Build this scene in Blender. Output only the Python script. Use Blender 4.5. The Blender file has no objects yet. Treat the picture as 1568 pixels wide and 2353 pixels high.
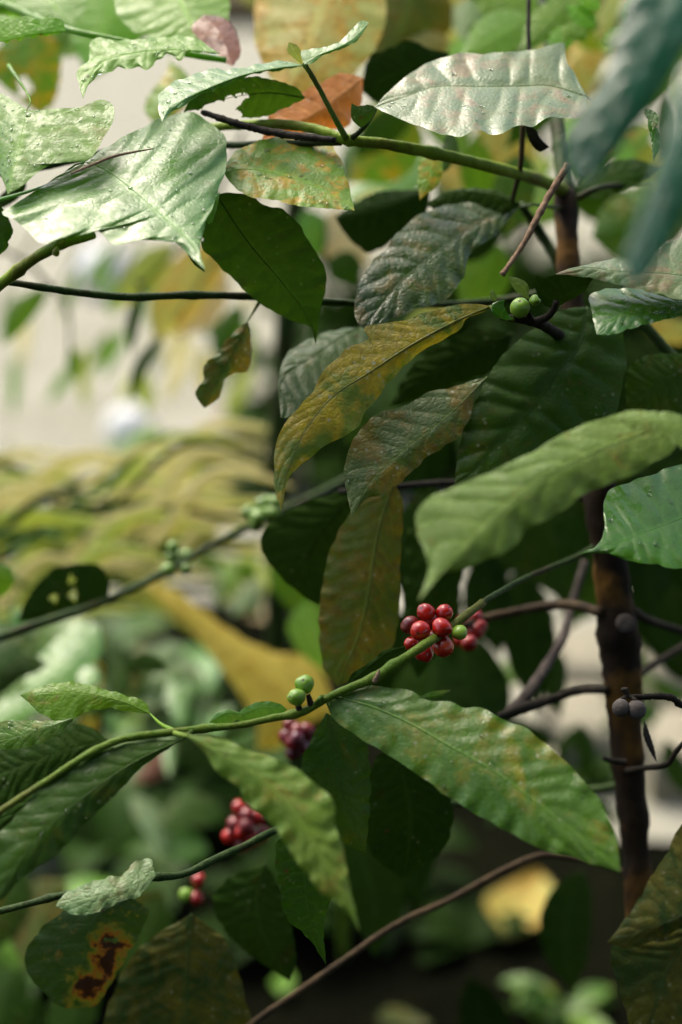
import bpy, math, random
import numpy as np
from mathutils import Vector
random.seed(7); RS = np.random.RandomState(11)
S = bpy.context.scene
COL = S.collection
rad = math.radians

# ------------------------------------------------------------------ camera
PITCH = rad(20); CAMZ = 1.30; FOC = 0.95
cam_d = bpy.data.cameras.new('camera'); cam = bpy.data.objects.new('camera', cam_d); COL.objects.link(cam)
cam.location = (0, 0, CAMZ); cam.rotation_euler = (rad(90) - PITCH, 0, 0)
cam_d.sensor_fit = 'HORIZONTAL'; cam_d.sensor_width = 24; cam_d.lens = 50
cam_d.clip_start = 0.02; cam_d.clip_end = 500
cam_d.dof.use_dof = True; cam_d.dof.focus_distance = FOC; cam_d.dof.aperture_fstop = 1.9
cam_d.dof.aperture_blades = 0
S.camera = cam
FW = np.array([0, math.cos(PITCH), -math.sin(PITCH)]); UP = np.array([0, math.sin(PITCH), math.cos(PITCH)]); RT = np.array([1., 0, 0])
KW = 0.48 / 1568.0                      # slope per unit of the 1568 wide measuring grid
C0 = np.array([0, 0, CAMZ])

def ray(x, y):
    x = np.asarray(x, float)[..., None]; y = np.asarray(y, float)[..., None]
    return FW + RT * (x - 784) * KW + UP * (1176.5 - y) * KW
def P(x, y, d):
    return C0 + ray(x, y) * np.asarray(d, float)[..., None]
def G(x, y, z=0.0):
    r = ray(x, y); return C0 + r * ((z - CAMZ) / r[..., 2:3])

# ------------------------------------------------------------------ objects
def tag(o, label=None, cat=None, group=None, kind=None):
    if label: o['label'] = label
    if cat: o['category'] = cat
    if group: o['group'] = group
    if kind: o['kind'] = kind
    return o
def thing(name, loc, label, cat, group=None):
    o = bpy.data.objects.new(name, None); COL.objects.link(o); o.location = loc
    o.empty_display_size = 0.02
    return tag(o, label, cat, group)
WORLD = {}
def mesh_obj(name, V, F, mat, parent=None, origin=None, attrs=None, smooth=True):
    """V world coordinates; the object's origin goes to `origin`."""
    V = np.asarray(V, float)
    if origin is None: origin = V[0]
    origin = np.asarray(origin, float)
    me = bpy.data.meshes.new(name)
    me.from_pydata((V - origin).tolist(), [], [list(map(int, f)) for f in F])
    if attrs:
        for k, a in attrs.items():
            at = me.attributes.new(k, 'FLOAT', 'POINT'); at.data.foreach_set('value', np.asarray(a, np.float32))
    if smooth: me.polygons.foreach_set('use_smooth', [True] * len(me.polygons))
    me.materials.append(mat); me.update()
    o = bpy.data.objects.new(name, me); COL.objects.link(o)
    WORLD[o.name] = origin
    if parent is not None:
        o.parent = parent
        base = WORLD.get(parent.name, np.array(parent.location))
        o.location = tuple(origin - base)
    else:
        o.location = tuple(origin)
    return o

def spline(pts, n):
    """centripetal-ish Catmull-Rom through pts, resampled to n by arc length"""
    p = np.asarray(pts, float)
    if len(p) == 2:
        return p[0] + (p[1] - p[0]) * np.linspace(0, 1, n)[:, None]
    e = np.vstack([2 * p[0] - p[1], p, 2 * p[-1] - p[-2]])
    out = []
    for i in range(len(p) - 1):
        p0, p1, p2, p3 = e[i:i + 4]
        t = np.linspace(0, 1, 24, endpoint=False)[:, None]
        l01 = np.linalg.norm((p1 - p0)[:2]) + 1e-6; l12 = np.linalg.norm((p2 - p1)[:2]) + 1e-6; l23 = np.linalg.norm((p3 - p2)[:2]) + 1e-6
        m1 = (p2 - p0) / (l01 + l12) * l12; m2 = (p3 - p1) / (l12 + l23) * l12
        out.append((2 * t**3 - 3 * t**2 + 1) * p1 + (t**3 - 2 * t**2 + t) * m1 + (-2 * t**3 + 3 * t**2) * p2 + (t**3 - t**2) * m2)
    out.append(p[-1:])
    q = np.vstack(out)
    L = np.concatenate([[0], np.cumsum(np.linalg.norm(np.diff(q[:, :2], axis=0), axis=1))])
    u = np.linspace(0, L[-1], n)
    return np.stack([np.interp(u, L, q[:, k]) for k in range(q.shape[1])], 1)

def tube_geom(C, R, sides=12):
    C = np.asarray(C, float); n = len(C)
    T = np.gradient(C, axis=0); T /= np.linalg.norm(T, axis=1)[:, None] + 1e-12
    ref = np.array([0.13, -0.9, 0.41]); V = []
    for i in range(n):
        a = np.cross(T[i], ref); a /= np.linalg.norm(a) + 1e-9; b = np.cross(T[i], a)
        th = np.linspace(0, 2 * np.pi, sides, endpoint=False)
        V.append(C[i] + R[i] * (np.cos(th)[:, None] * a + np.sin(th)[:, None] * b))
    V = np.vstack(V); F = []
    for i in range(n - 1):
        for j in range(sides):
            k = (j + 1) % sides
            F.append((i * sides + j, i * sides + k, (i + 1) * sides + k, (i + 1) * sides + j))
    F.append(tuple(range(sides))[::-1]); F.append(tuple((n - 1) * sides + j for j in range(sides)))
    return V, F
def tube(name, pts, mat, parent, n=60, rough=0.06, nodes=(), sides=12, end=1.0, extra=None):
    """pts (x, y, depth, radius in grid units); nodes: fractions where the stem swells"""
    q = spline(pts, n)
    C = P(q[:, 0], q[:, 1], q[:, 2]); R = q[:, 3] * KW * q[:, 2]
    s = np.linspace(0, 1, n)
    R = R * (1 + rough * np.sin(s * 37 + RS.rand() * 6) * np.sin(s * 91 + RS.rand() * 6))
    for c in nodes: R = R * (1 + 0.32 * np.exp(-((s - c) / 0.010) ** 2))
    C = C + RS.randn(n, 3) * (R[:, None] * rough * 0.35)
    V, F = tube_geom(C, R, sides)
    V = V + RS.randn(*V.shape) * (np.repeat(R, sides)[:, None] * rough * 0.25)
    if extra:
        for VV, FF in extra:
            o = len(V); V = np.vstack([V, VV]); F = F + [tuple(i + o for i in f) for f in FF]
    return mesh_obj(name, V, F, mat, parent, origin=C[0])

# ------------------------------------------------------------------ materials
class N:
    def __init__(s, name):
        s.m = bpy.data.materials.new(name); s.m.use_nodes = True
        s.t = s.m.node_tree; s.t.nodes.clear()
    def n(s, typ, **kw):
        o = s.t.nodes.new(typ)
        for k, v in kw.items():
            if k[0] == 'i' and k[1:].isdigit(): o.inputs[int(k[1:])].default_value = v
            elif k in o.inputs: o.inputs[k].default_value = v
            else: setattr(o, k, v)
        return o
    def l(s, a, b): s.t.links.new(a, b)
    def mix(s, fac, a, b, blend='MIX'):
        o = s.t.nodes.new('ShaderNodeMix'); o.data_type = 'RGBA'; o.blend_type = blend
        for sock, v in ((o.inputs[0], fac), (o.inputs[6], a), (o.inputs[7], b)):
            if hasattr(v, 'is_linked'): s.l(v, sock)
            else: sock.default_value = v if not isinstance(v, tuple) or len(v) == 4 else (*v, 1)
        return o.outputs[2]
    def math(s, op, a, b=0.0, clamp=False):
        o = s.t.nodes.new('ShaderNodeMath'); o.operation = op; o.use_clamp = clamp
        for sock, v in ((o.inputs[0], a), (o.inputs[1], b)):
            if hasattr(v, 'is_linked'): s.l(v, sock)
            else: sock.default_value = v
        return o.outputs[0]
    def ramp(s, v, lo, hi):
        o = s.t.nodes.new('ShaderNodeMapRange'); o.interpolation_type = 'SMOOTHSTEP'
        s.l(v, o.inputs[0]); o.inputs[1].default_value = lo; o.inputs[2].default_value = hi
        return o.outputs[0]
    def coord(s, off=True):
        tc = s.n('ShaderNodeTexCoord'); oi = s.n('ShaderNodeObjectInfo')
        ad = s.n('ShaderNodeVectorMath', operation='ADD'); mu = s.n('ShaderNodeVectorMath', operation='SCALE')
        cb = s.n('ShaderNodeCombineXYZ')
        for i in range(3): s.l(oi.outputs['Random'], cb.inputs[i])
        mu.inputs['Scale'].default_value = 7.3; s.l(cb.outputs[0], mu.inputs[0])
        s.l(tc.outputs['Object'], ad.inputs[0]); s.l(mu.outputs[0], ad.inputs[1])
        return ad.outputs[0]
    def noise(s, co, scale, detail=4, rough=0.55, dist=0.0):
        o = s.n('ShaderNodeTexNoise'); o.inputs['Scale'].default_value = scale; o.inputs['Detail'].default_value = detail
        o.inputs['Roughness'].default_value = rough; o.inputs['Distortion'].default_value = dist
        s.l(co, o.inputs['Vector']); return o.outputs[0]
    def out(s, sh):
        o = s.n('ShaderNodeOutputMaterial'); s.l(sh, o.inputs[0]); return s.m

def leafmat(name, g1, g2, rust=(0.36, 0.19, 0.03), ramt=0.0, rough=0.34, tr=0.22, vein=0.35, speck=0.35, coat=0.0,
            veincol=None, trcol=None, rscale=38, bump=0.6, spec=0.36, burn=0.0):
    m = N(name); co = m.coord()
    big = m.noise(co, 14, 3); mid = m.noise(co, rscale, 5, 0.6, 0.6); fine = m.noise(co, 170, 5, 0.65)
    vfine = m.noise(co, 620, 3, 0.6)
    va = m.n('ShaderNodeAttribute', attribute_name='vein').outputs['Fac']
    col = m.mix(m.ramp(big, 0.32, 0.68), g1, g2)
    col = m.mix(m.math('MULTIPLY', m.ramp(fine, 0.35, 0.75), 0.35), col, tuple(c * 0.6 for c in g1))
    if ramt > 0:
        th = 0.72 - 0.42 * ramt
        f = m.math('ADD', m.math('MULTIPLY', mid, 0.75), m.math('MULTIPLY', fine, 0.28))
        f = m.ramp(f, th - 0.07, th + 0.09)
        f = m.math('MULTIPLY', f, m.math('SUBTRACT', 1.0, m.math('MULTIPLY', va, 0.45)))
        f = m.math('MULTIPLY', f, 0.9)
        rc = m.mix(m.ramp(fine, 0.35, 0.65), rust, tuple(c * 0.62 for c in rust))
        col = m.mix(f, col, rc)
    vc = veincol or tuple(min(1, c * 1.9 + 0.01) for c in g2)
    col = m.mix(m.math('MULTIPLY', va, vein), col, vc)
    if speck > 0:
        vo = m.n('ShaderNodeTexVoronoi'); vo.inputs['Scale'].default_value = 140; m.l(co, vo.inputs['Vector'])
        sp = m.math('SUBTRACT', 1.0, m.ramp(vo.outputs['Distance'], 0.10, 0.24))
        sp = m.math('MULTIPLY', sp, m.ramp(mid, 0.45, 0.62))
        col = m.mix(m.math('MULTIPLY', sp, speck), col, (0.34, 0.36, 0.27))
        vo2 = m.n('ShaderNodeTexVoronoi'); vo2.inputs['Scale'].default_value = 62; m.l(co, vo2.inputs['Vector'])
        sp2 = m.math('SUBTRACT', 1.0, m.ramp(vo2.outputs['Distance'], 0.06, 0.13))
        sp2 = m.math('MULTIPLY', sp2, m.ramp(fine, 0.5, 0.6))
        col = m.mix(m.math('MULTIPLY', sp2, 0.8), col, (0.07, 0.035, 0.012))
    if burn > 0:
        ba = m.n('ShaderNodeAttribute', attribute_name='burn').outputs['Fac']
        bf = m.math('ADD', ba, m.math('MULTIPLY', m.math('SUBTRACT', m.math('ADD', fine, m.noise(co, 75, 4, 0.6, 0.8)), 1.0), 1.3))
        col = m.mix(m.ramp(bf, 0.10, 0.42), col, (0.12, 0.125, 0.014)); col = m.mix(m.ramp(bf, 0.34, 0.62), col, (0.19, 0.07, 0.010))
        col = m.mix(m.ramp(bf, 0.58, 0.74), col, (0.022, 0.010, 0.006))
    pat = m.noise(co, 85, 6, 0.7, 0.4)
    ro = m.math('ADD', m.math('MULTIPLY', m.ramp(pat, 0.40, 0.62), 0.30), rough - 0.10, clamp=True)
    ro = m.math('ADD', ro, m.math('MULTIPLY', m.math('SUBTRACT', fine, 0.5), 0.5), clamp=True)
    net = m.n('ShaderNodeTexVoronoi', feature='DISTANCE_TO_EDGE'); net.inputs['Scale'].default_value = 230; m.l(co, net.inputs['Vector'])
    netf = m.ramp(net.outputs['Distance'], 0.0, 0.28)
    bp = m.n('ShaderNodeBump'); bp.inputs['Strength'].default_value = bump; bp.inputs['Distance'].default_value = 0.0014
    hh = m.math('ADD', m.math('MULTIPLY', fine, 0.30), m.math('MULTIPLY', vfine, 0.34))
    hh = m.math('ADD', hh, m.math('MULTIPLY', netf, 0.16)); hh = m.math('SUBTRACT', hh, m.math('MULTIPLY', va, 0.25)); m.l(hh, bp.inputs['Height'])
    b = m.n('ShaderNodeBsdfPrincipled'); m.l(col, b.inputs['Base Color']); m.l(ro, b.inputs['Roughness']); m.l(bp.outputs[0], b.inputs['Normal'])
    b.inputs['Specular IOR Level'].default_value = spec; b.inputs['Coat Weight'].default_value = coat * 0.5; b.inputs['Coat Roughness'].default_value = 0.22
    t = m.n('ShaderNodeBsdfTranslucent'); tc = m.mix(1.0, col, trcol or (1.0, 1.0, 0.45), 'MULTIPLY'); m.l(tc, t.inputs['Color'])
    mx = m.n('ShaderNodeMixShader'); mx.inputs[0].default_value = tr
    m.l(b.outputs[0], mx.inputs[1]); m.l(t.outputs[0], mx.inputs[2])
    return m.out(mx.outputs[0])

def barkmat(name, c1, c2, c3, scale=60, rough=0.7, stretch=0.25):
    m = N(name); co = m.coord()
    mp = m.n('ShaderNodeMapping'); mp.inputs['Scale'].default_value = (1, 1, stretch); m.l(co, mp.inputs[0])
    a = m.noise(mp.outputs[0], scale, 6, 0.65, 0.5); f = m.noise(mp.outputs[0], scale * 6, 4, 0.6); g = m.noise(co, scale * 0.4, 3)
    col = m.mix(m.ramp(a, 0.35, 0.65), c1, c2); col = m.mix(m.math('MULTIPLY', m.ramp(g, 0.5, 0.68), 0.8), col, c3)
    bp = m.n('ShaderNodeBump'); bp.inputs['Strength'].default_value = 0.7; bp.inputs['Distance'].default_value = 0.0035
    m.l(m.math('ADD', a, m.math('MULTIPLY', f, 0.4)), bp.inputs['Height'])
    b = m.n('ShaderNodeBsdfPrincipled', Roughness=rough); m.l(col, b.inputs['Base Color']); m.l(bp.outputs[0], b.inputs['Normal'])
    b.inputs['Specular IOR Level'].default_value = 0.12
    return m.out(b.outputs[0])

def fruitmat(name, c1, c2, scar=(0.05, 0.02, 0.01), rough=0.22, bumps=0.1, coat=0.3):
    m = N(name); co = m.coord()
    a = m.noise(co, 90, 3); f = m.noise(co, 500, 4)
    col = m.mix(m.ramp(a, 0.35, 0.65), c1, c2)
    va = m.n('ShaderNodeAttribute', attribute_name='scar').outputs['Fac']
    col = m.mix(m.math('MULTIPLY', m.ramp(m.math('ADD', va, m.math('MULTIPLY', m.math('SUBTRACT', f, 0.5), 0.5)), 0.45, 0.6), 0.85), col, scar)
    vo = m.n('ShaderNodeTexVoronoi'); vo.inputs['Scale'].default_value = 330; m.l(co, vo.inputs['Vector'])
    sp = m.math('SUBTRACT', 1.0, m.ramp(vo.outputs['Distance'], 0.08, 0.2)); col = m.mix(m.math('MULTIPLY', sp, m.math('MULTIPLY', m.ramp(a, .45, .6), 0.3)), col, tuple(c * 0.3 for c in c1))
    bp = m.n('ShaderNodeBump'); bp.inputs['Strength'].default_value = bumps; bp.inputs['Distance'].default_value = 0.0008; m.l(f, bp.inputs['Height'])
    b = m.n('ShaderNodeBsdfPrincipled', Roughness=rough); m.l(col, b.inputs['Base Color']); m.l(bp.outputs[0], b.inputs['Normal'])
    b.inputs['Coat Weight'].default_value = coat; b.inputs['Coat Roughness'].default_value = 0.12
    b.inputs['Subsurface Weight'].default_value = 0.0
    return m.out(b.outputs[0])

DG = (0.014, 0.044, 0.005); DG2 = (0.028, 0.060, 0.012)
MG = (0.044, 0.120, 0.011); MG2 = (0.078, 0.170, 0.018)
BG = (0.10, 0.23, 0.013); BG2 = (0.165, 0.31, 0.022)
OL = (0.060, 0.095, 0.012); OL2 = (0.10, 0.135, 0.018)
M = {
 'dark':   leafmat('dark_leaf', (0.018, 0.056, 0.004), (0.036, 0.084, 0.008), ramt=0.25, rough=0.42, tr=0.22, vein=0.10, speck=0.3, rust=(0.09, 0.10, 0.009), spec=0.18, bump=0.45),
 'deep':   leafmat('shade_toned_leaf', (0.012, 0.036, 0.003), (0.020, 0.048, 0.004), ramt=0.2, rough=0.55, tr=0.15, speck=0.15, rust=(0.035, 0.038, 0.004), spec=0.06),  # leaf green darkened so the colour itself holds the shade
 'night':  leafmat('dark_shade_toned_leaf', (0.007, 0.019, 0.002), (0.011, 0.026, 0.003), ramt=0.1, rough=0.6, tr=0.1, speck=0.0, rust=(0.01, 0.01, 0.003), spec=0.04),  # near-black copy of the leaf green, deepest shade put into the colour
 'back':   leafmat('backlit_toned_leaf', (0.020, 0.062, 0.005), (0.038, 0.090, 0.008), ramt=0.18, rough=0.5, tr=0.4, vein=0.3, speck=0.15, rust=(0.08, 0.10, 0.012), spec=0.15),  # dark look of leaves against the light is put into this green
 'mid':    leafmat('green_leaf', MG, MG2, ramt=0.32, rough=0.38, tr=0.28, vein=0.35, speck=0.45, rust=(0.23, 0.235, 0.020), spec=0.34, bump=0.45),
 'wet':    leafmat('wet_leaf', (0.08, 0.23, 0.030), (0.13, 0.30, 0.045), ramt=0.1, rough=0.29, tr=0.4, vein=0.4, speck=0.25, coat=0.5, rust=(0.27, 0.27, 0.05), bump=0.42, spec=0.5),
 'gloss':  leafmat('glossy_leaf', (0.032, 0.120, 0.006), (0.052, 0.165, 0.010), ramt=0.08, rough=0.25, tr=0.25, vein=0.25, speck=0.35, coat=0.4, bump=0.16, spec=0.45),
 'bright': leafmat('bright_leaf', BG, BG2, ramt=0.15, rough=0.36, tr=0.42, vein=0.4, speck=0.15, rust=(0.3, 0.28, 0.05)),
 'young':  leafmat('young_leaf', (0.13, 0.38, 0.02), (0.21, 0.46, 0.04), ramt=0.0, rough=0.36, tr=0.55, vein=0.4, speck=0.1),
 'spot':   leafmat('speckled_leaf', (0.12, 0.27, 0.022), (0.19, 0.35, 0.04), ramt=0.42, rough=0.40, tr=0.40, vein=0.35, speck=0.4, rust=(0.62, 0.40, 0.025), rscale=60, bump=0.5, spec=0.32),
 'dew':    leafmat('spotted_green_leaf', (0.09, 0.23, 0.015), (0.14, 0.29, 0.025), ramt=0.22, rough=0.38, tr=0.42, vein=0.35, speck=0.45, rust=(0.30, 0.28, 0.04), spec=0.32, bump=0.4),
 'rust':   leafmat('rusted_leaf', (0.10, 0.165, 0.022), (0.15, 0.205, 0.028), ramt=0.52, rough=0.40, tr=0.28, vein=0.3, speck=0.9, rust=(0.48, 0.365, 0.03), veincol=(0.16, 0.19, 0.03), spec=0.4, bump=0.75),
 'rust2':  leafmat('half_rusted_leaf', (0.05, 0.105, 0.018), (0.085, 0.13, 0.022), ramt=0.42, rough=0.40, tr=0.2, vein=0.4, speck=0.8, rust=(0.24, 0.17, 0.022), spec=0.36, bump=0.75),
 'ribbed': leafmat('dark_ribbed_leaf', (0.026, 0.062, 0.012), (0.045, 0.085, 0.016), ramt=0.33, rough=0.30, tr=0.18, vein=0.25, speck=0.5, rust=(0.16, 0.13, 0.02), spec=0.45, bump=0.7),
 'ygreen': leafmat('yellow_green_leaf', (0.10, 0.19, 0.022), (0.15, 0.24, 0.032), ramt=0.30, rough=0.48, tr=0.3, vein=0.4, speck=0.1, rust=(0.28, 0.25, 0.04), spec=0.3),
 'olive':  leafmat('olive_leaf', OL, OL2, ramt=0.5, rough=0.45, tr=0.25, vein=0.5, speck=0.5, rust=(0.20, 0.15, 0.018), spec=0.25),
 'bronze': leafmat('bronze_leaf', (0.09, 0.17, 0.055), (0.15, 0.21, 0.075), ramt=0.38, rough=0.28, tr=0.28, vein=0.3, speck=0.4, rust=(0.30, 0.23, 0.10), coat=0.4, bump=0.42, spec=0.5),
 'yellow': leafmat('yellow_leaf', (0.42, 0.46, 0.12), (0.56, 0.52, 0.17), ramt=0.52, rough=0.45, tr=0.5, vein=0.4, speck=0.2, rust=(0.68, 0.42, 0.06), trcol=(1, 0.97, 0.6)),
 'gold':   leafmat('golden_leaf', (0.50, 0.40, 0.05), (0.58, 0.46, 0.08), ramt=0.3, rough=0.5, tr=0.45, vein=0.3, speck=0.1, rust=(0.54, 0.36, 0.03), trcol=(1, 0.98, 0.5), spec=0.2),
 'pale':   leafmat('pale_leaf', (0.17, 0.38, 0.045), (0.25, 0.46, 0.08), ramt=0.0, rough=0.34, tr=0.5, vein=0.5, speck=0.15, coat=0.15),
 'fore':   leafmat('matte_green_leaf', (0.105, 0.185, 0.030), (0.150, 0.235, 0.042), ramt=0.22, rough=0.45, tr=0.28, vein=0.45, speck=0.25, rust=(0.26, 0.24, 0.04), spec=0.3),
 'blue':   leafmat('bluish_leaf', (0.008, 0.065, 0.030), (0.015, 0.095, 0.045), ramt=0.0, rough=0.26, tr=0.12, vein=0.2, speck=0.0, spec=0.4, bump=0.2),
 'moss':   leafmat('mossy_leaf', (0.018, 0.040, 0.007), (0.032, 0.058, 0.010), ramt=0.5, rough=0.55, tr=0.15, vein=0.3, speck=0.35, rust=(0.11, 0.105, 0.014), spec=0.2),
 'burnt':  leafmat('burnt_leaf', (0.022, 0.055, 0.010), (0.032, 0.07, 0.012), ramt=0.15, rough=0.42, tr=0.2, vein=0.3, speck=0.1, burn=1),
 'silver': leafmat('silvery_leaf', (0.10, 0.20, 0.065), (0.16, 0.26, 0.10), ramt=0.3, rough=0.40, tr=0.28, vein=0.4, speck=0.3, rust=(0.22, 0.20, 0.06), coat=0.1, bump=0.9),
 'brown':  leafmat('dead_leaf', (0.13, 0.040, 0.014), (0.18, 0.062, 0.022), ramt=0.4, rough=0.40, tr=0.15, vein=0.2, speck=0.4, rust=(0.07, 0.02, 0.008), trcol=(1, 0.8, 0.6), spec=0.3),
 'orange': leafmat('dead_orange_leaf', (0.52, 0.19, 0.03), (0.62, 0.28, 0.07), ramt=0.25, rough=0.38, tr=0.35, vein=0.4, speck=0.4, rust=(0.22, 0.06, 0.01), trcol=(1, 0.8, 0.5), coat=0.2),
 'black':  leafmat('withered_leaf', (0.012, 0.010, 0.008), (0.02, 0.016, 0.012), ramt=0.0, rough=0.6, tr=0.0, speck=0),
 'cream':  leafmat('bleached_leaf', (0.52, 0.45, 0.24), (0.60, 0.52, 0.32), ramt=0.3, rough=0.5, tr=0.35, vein=0.3, speck=0.2, rust=(0.55, 0.36, 0.10), trcol=(1, .9, .6)),
 'lime':   leafmat('lime_leaf', (0.32, 0.40, 0.08), (0.44, 0.48, 0.13), ramt=0.3, rough=0.42, tr=0.5, speck=0.1, rust=(0.55, 0.42, 0.12)),
 'pink':   leafmat('faded_red_leaf', (0.45, 0.17, 0.10), (0.5, 0.24, 0.15), ramt=0.2, rough=0.5, tr=0.2, speck=0.1, rust=(0.3, .1, .05), trcol=(1, .8, .7)),
 'stem':   barkmat('green_stem', (0.062, 0.125, 0.010), (0.10, 0.16, 0.016), (0.08, 0.075, 0.015), 70, 0.42),
 'stem2':  barkmat('yellow_green_stem', (0.14, 0.23, 0.015), (0.20, 0.28, 0.025), (0.10, 0.10, 0.015), 70, 0.42),
 'stemd':  barkmat('dark_green_stem', (0.020, 0.045, 0.010), (0.035, 0.062, 0.014), (0.03, 0.026, 0.010), 70, 0.5),
 'twig':   barkmat('brown_twig', (0.046, 0.032, 0.018), (0.075, 0.052, 0.027), (0.025, 0.018, 0.011), 80, 0.7),
 'dry':    barkmat('dry_twig_bark', (0.15, 0.095, 0.055), (0.23, 0.155, 0.10), (0.09, 0.055, 0.032), 90, 0.75),
 'dark_twig': barkmat('dark_twig_bark', (0.010, 0.009, 0.006), (0.022, 0.018, 0.012), (0.035, 0.028, 0.02), 80, 0.7),
 'grey_twig': barkmat('grey_twig_bark', (0.05, 0.04, 0.034), (0.09, 0.075, 0.065), (0.03, 0.025, 0.02), 80, 0.75),
 'bark':   barkmat('coffee_trunk_bark', (0.006, 0.0045, 0.003), (0.020, 0.012, 0.005), (0.15, 0.075, 0.012), 38, 0.8, 0.22),
 'red':    fruitmat('ripe_cherry', (0.21, 0.005, 0.004), (0.40, 0.011, 0.006), rough=0.27, coat=0.3),
 'red2':   fruitmat('dark_ripe_cherry', (0.09, 0.004, 0.005), (0.17, 0.006, 0.006), rough=0.34, coat=0.15),
 'scarlet': fruitmat('scarlet_cherry', (0.34, 0.014, 0.006), (0.46, 0.06, 0.012), rough=0.3, coat=0.2),
 'greend': fruitmat('small_unripe_cherry', (0.075, 0.165, 0.012), (0.11, 0.21, 0.016), rough=0.4, coat=0.0),
 'green':  fruitmat('unripe_cherry', (0.13, 0.27, 0.02), (0.19, 0.34, 0.03), rough=0.34, coat=0.1),
 'strap1': leafmat('cream_strap_leaf', (0.66, 0.60, 0.25), (0.74, 0.66, 0.32), rough=0.5, tr=0.45, vein=0.2, speck=0, trcol=(1, 1, .6)),
 'strap2': leafmat('lime_strap_leaf', (0.42, 0.52, 0.10), (0.52, 0.58, 0.15), rough=0.5, tr=0.5, vein=0.2, speck=0),
 'strap3': leafmat('amber_strap_leaf', (0.60, 0.50, 0.10), (0.68, 0.56, 0.14), rough=0.5, tr=0.45, vein=0.2, speck=0, trcol=(1, 1, .6)),
 'wine':   fruitmat('overripe_cherry', (0.07, 0.008, 0.016), (0.13, 0.014, 0.028)),
 'driedf': fruitmat('dried_cherry', (0.055, 0.044, 0.037), (0.10, 0.085, 0.075), rough=0.75, bumps=0.9, coat=0.0),
}

_w = N('rain_water'); _b = _w.n('ShaderNodeBsdfPrincipled', Roughness=0.02); _b.inputs['Base Color'].default_value = (.95, 1, .97, 1)
_b.inputs['Transmission Weight'].default_value = 1.0; _b.inputs['IOR'].default_value = 1.33; M['water'] = _w.out(_b.outputs[0])
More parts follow.
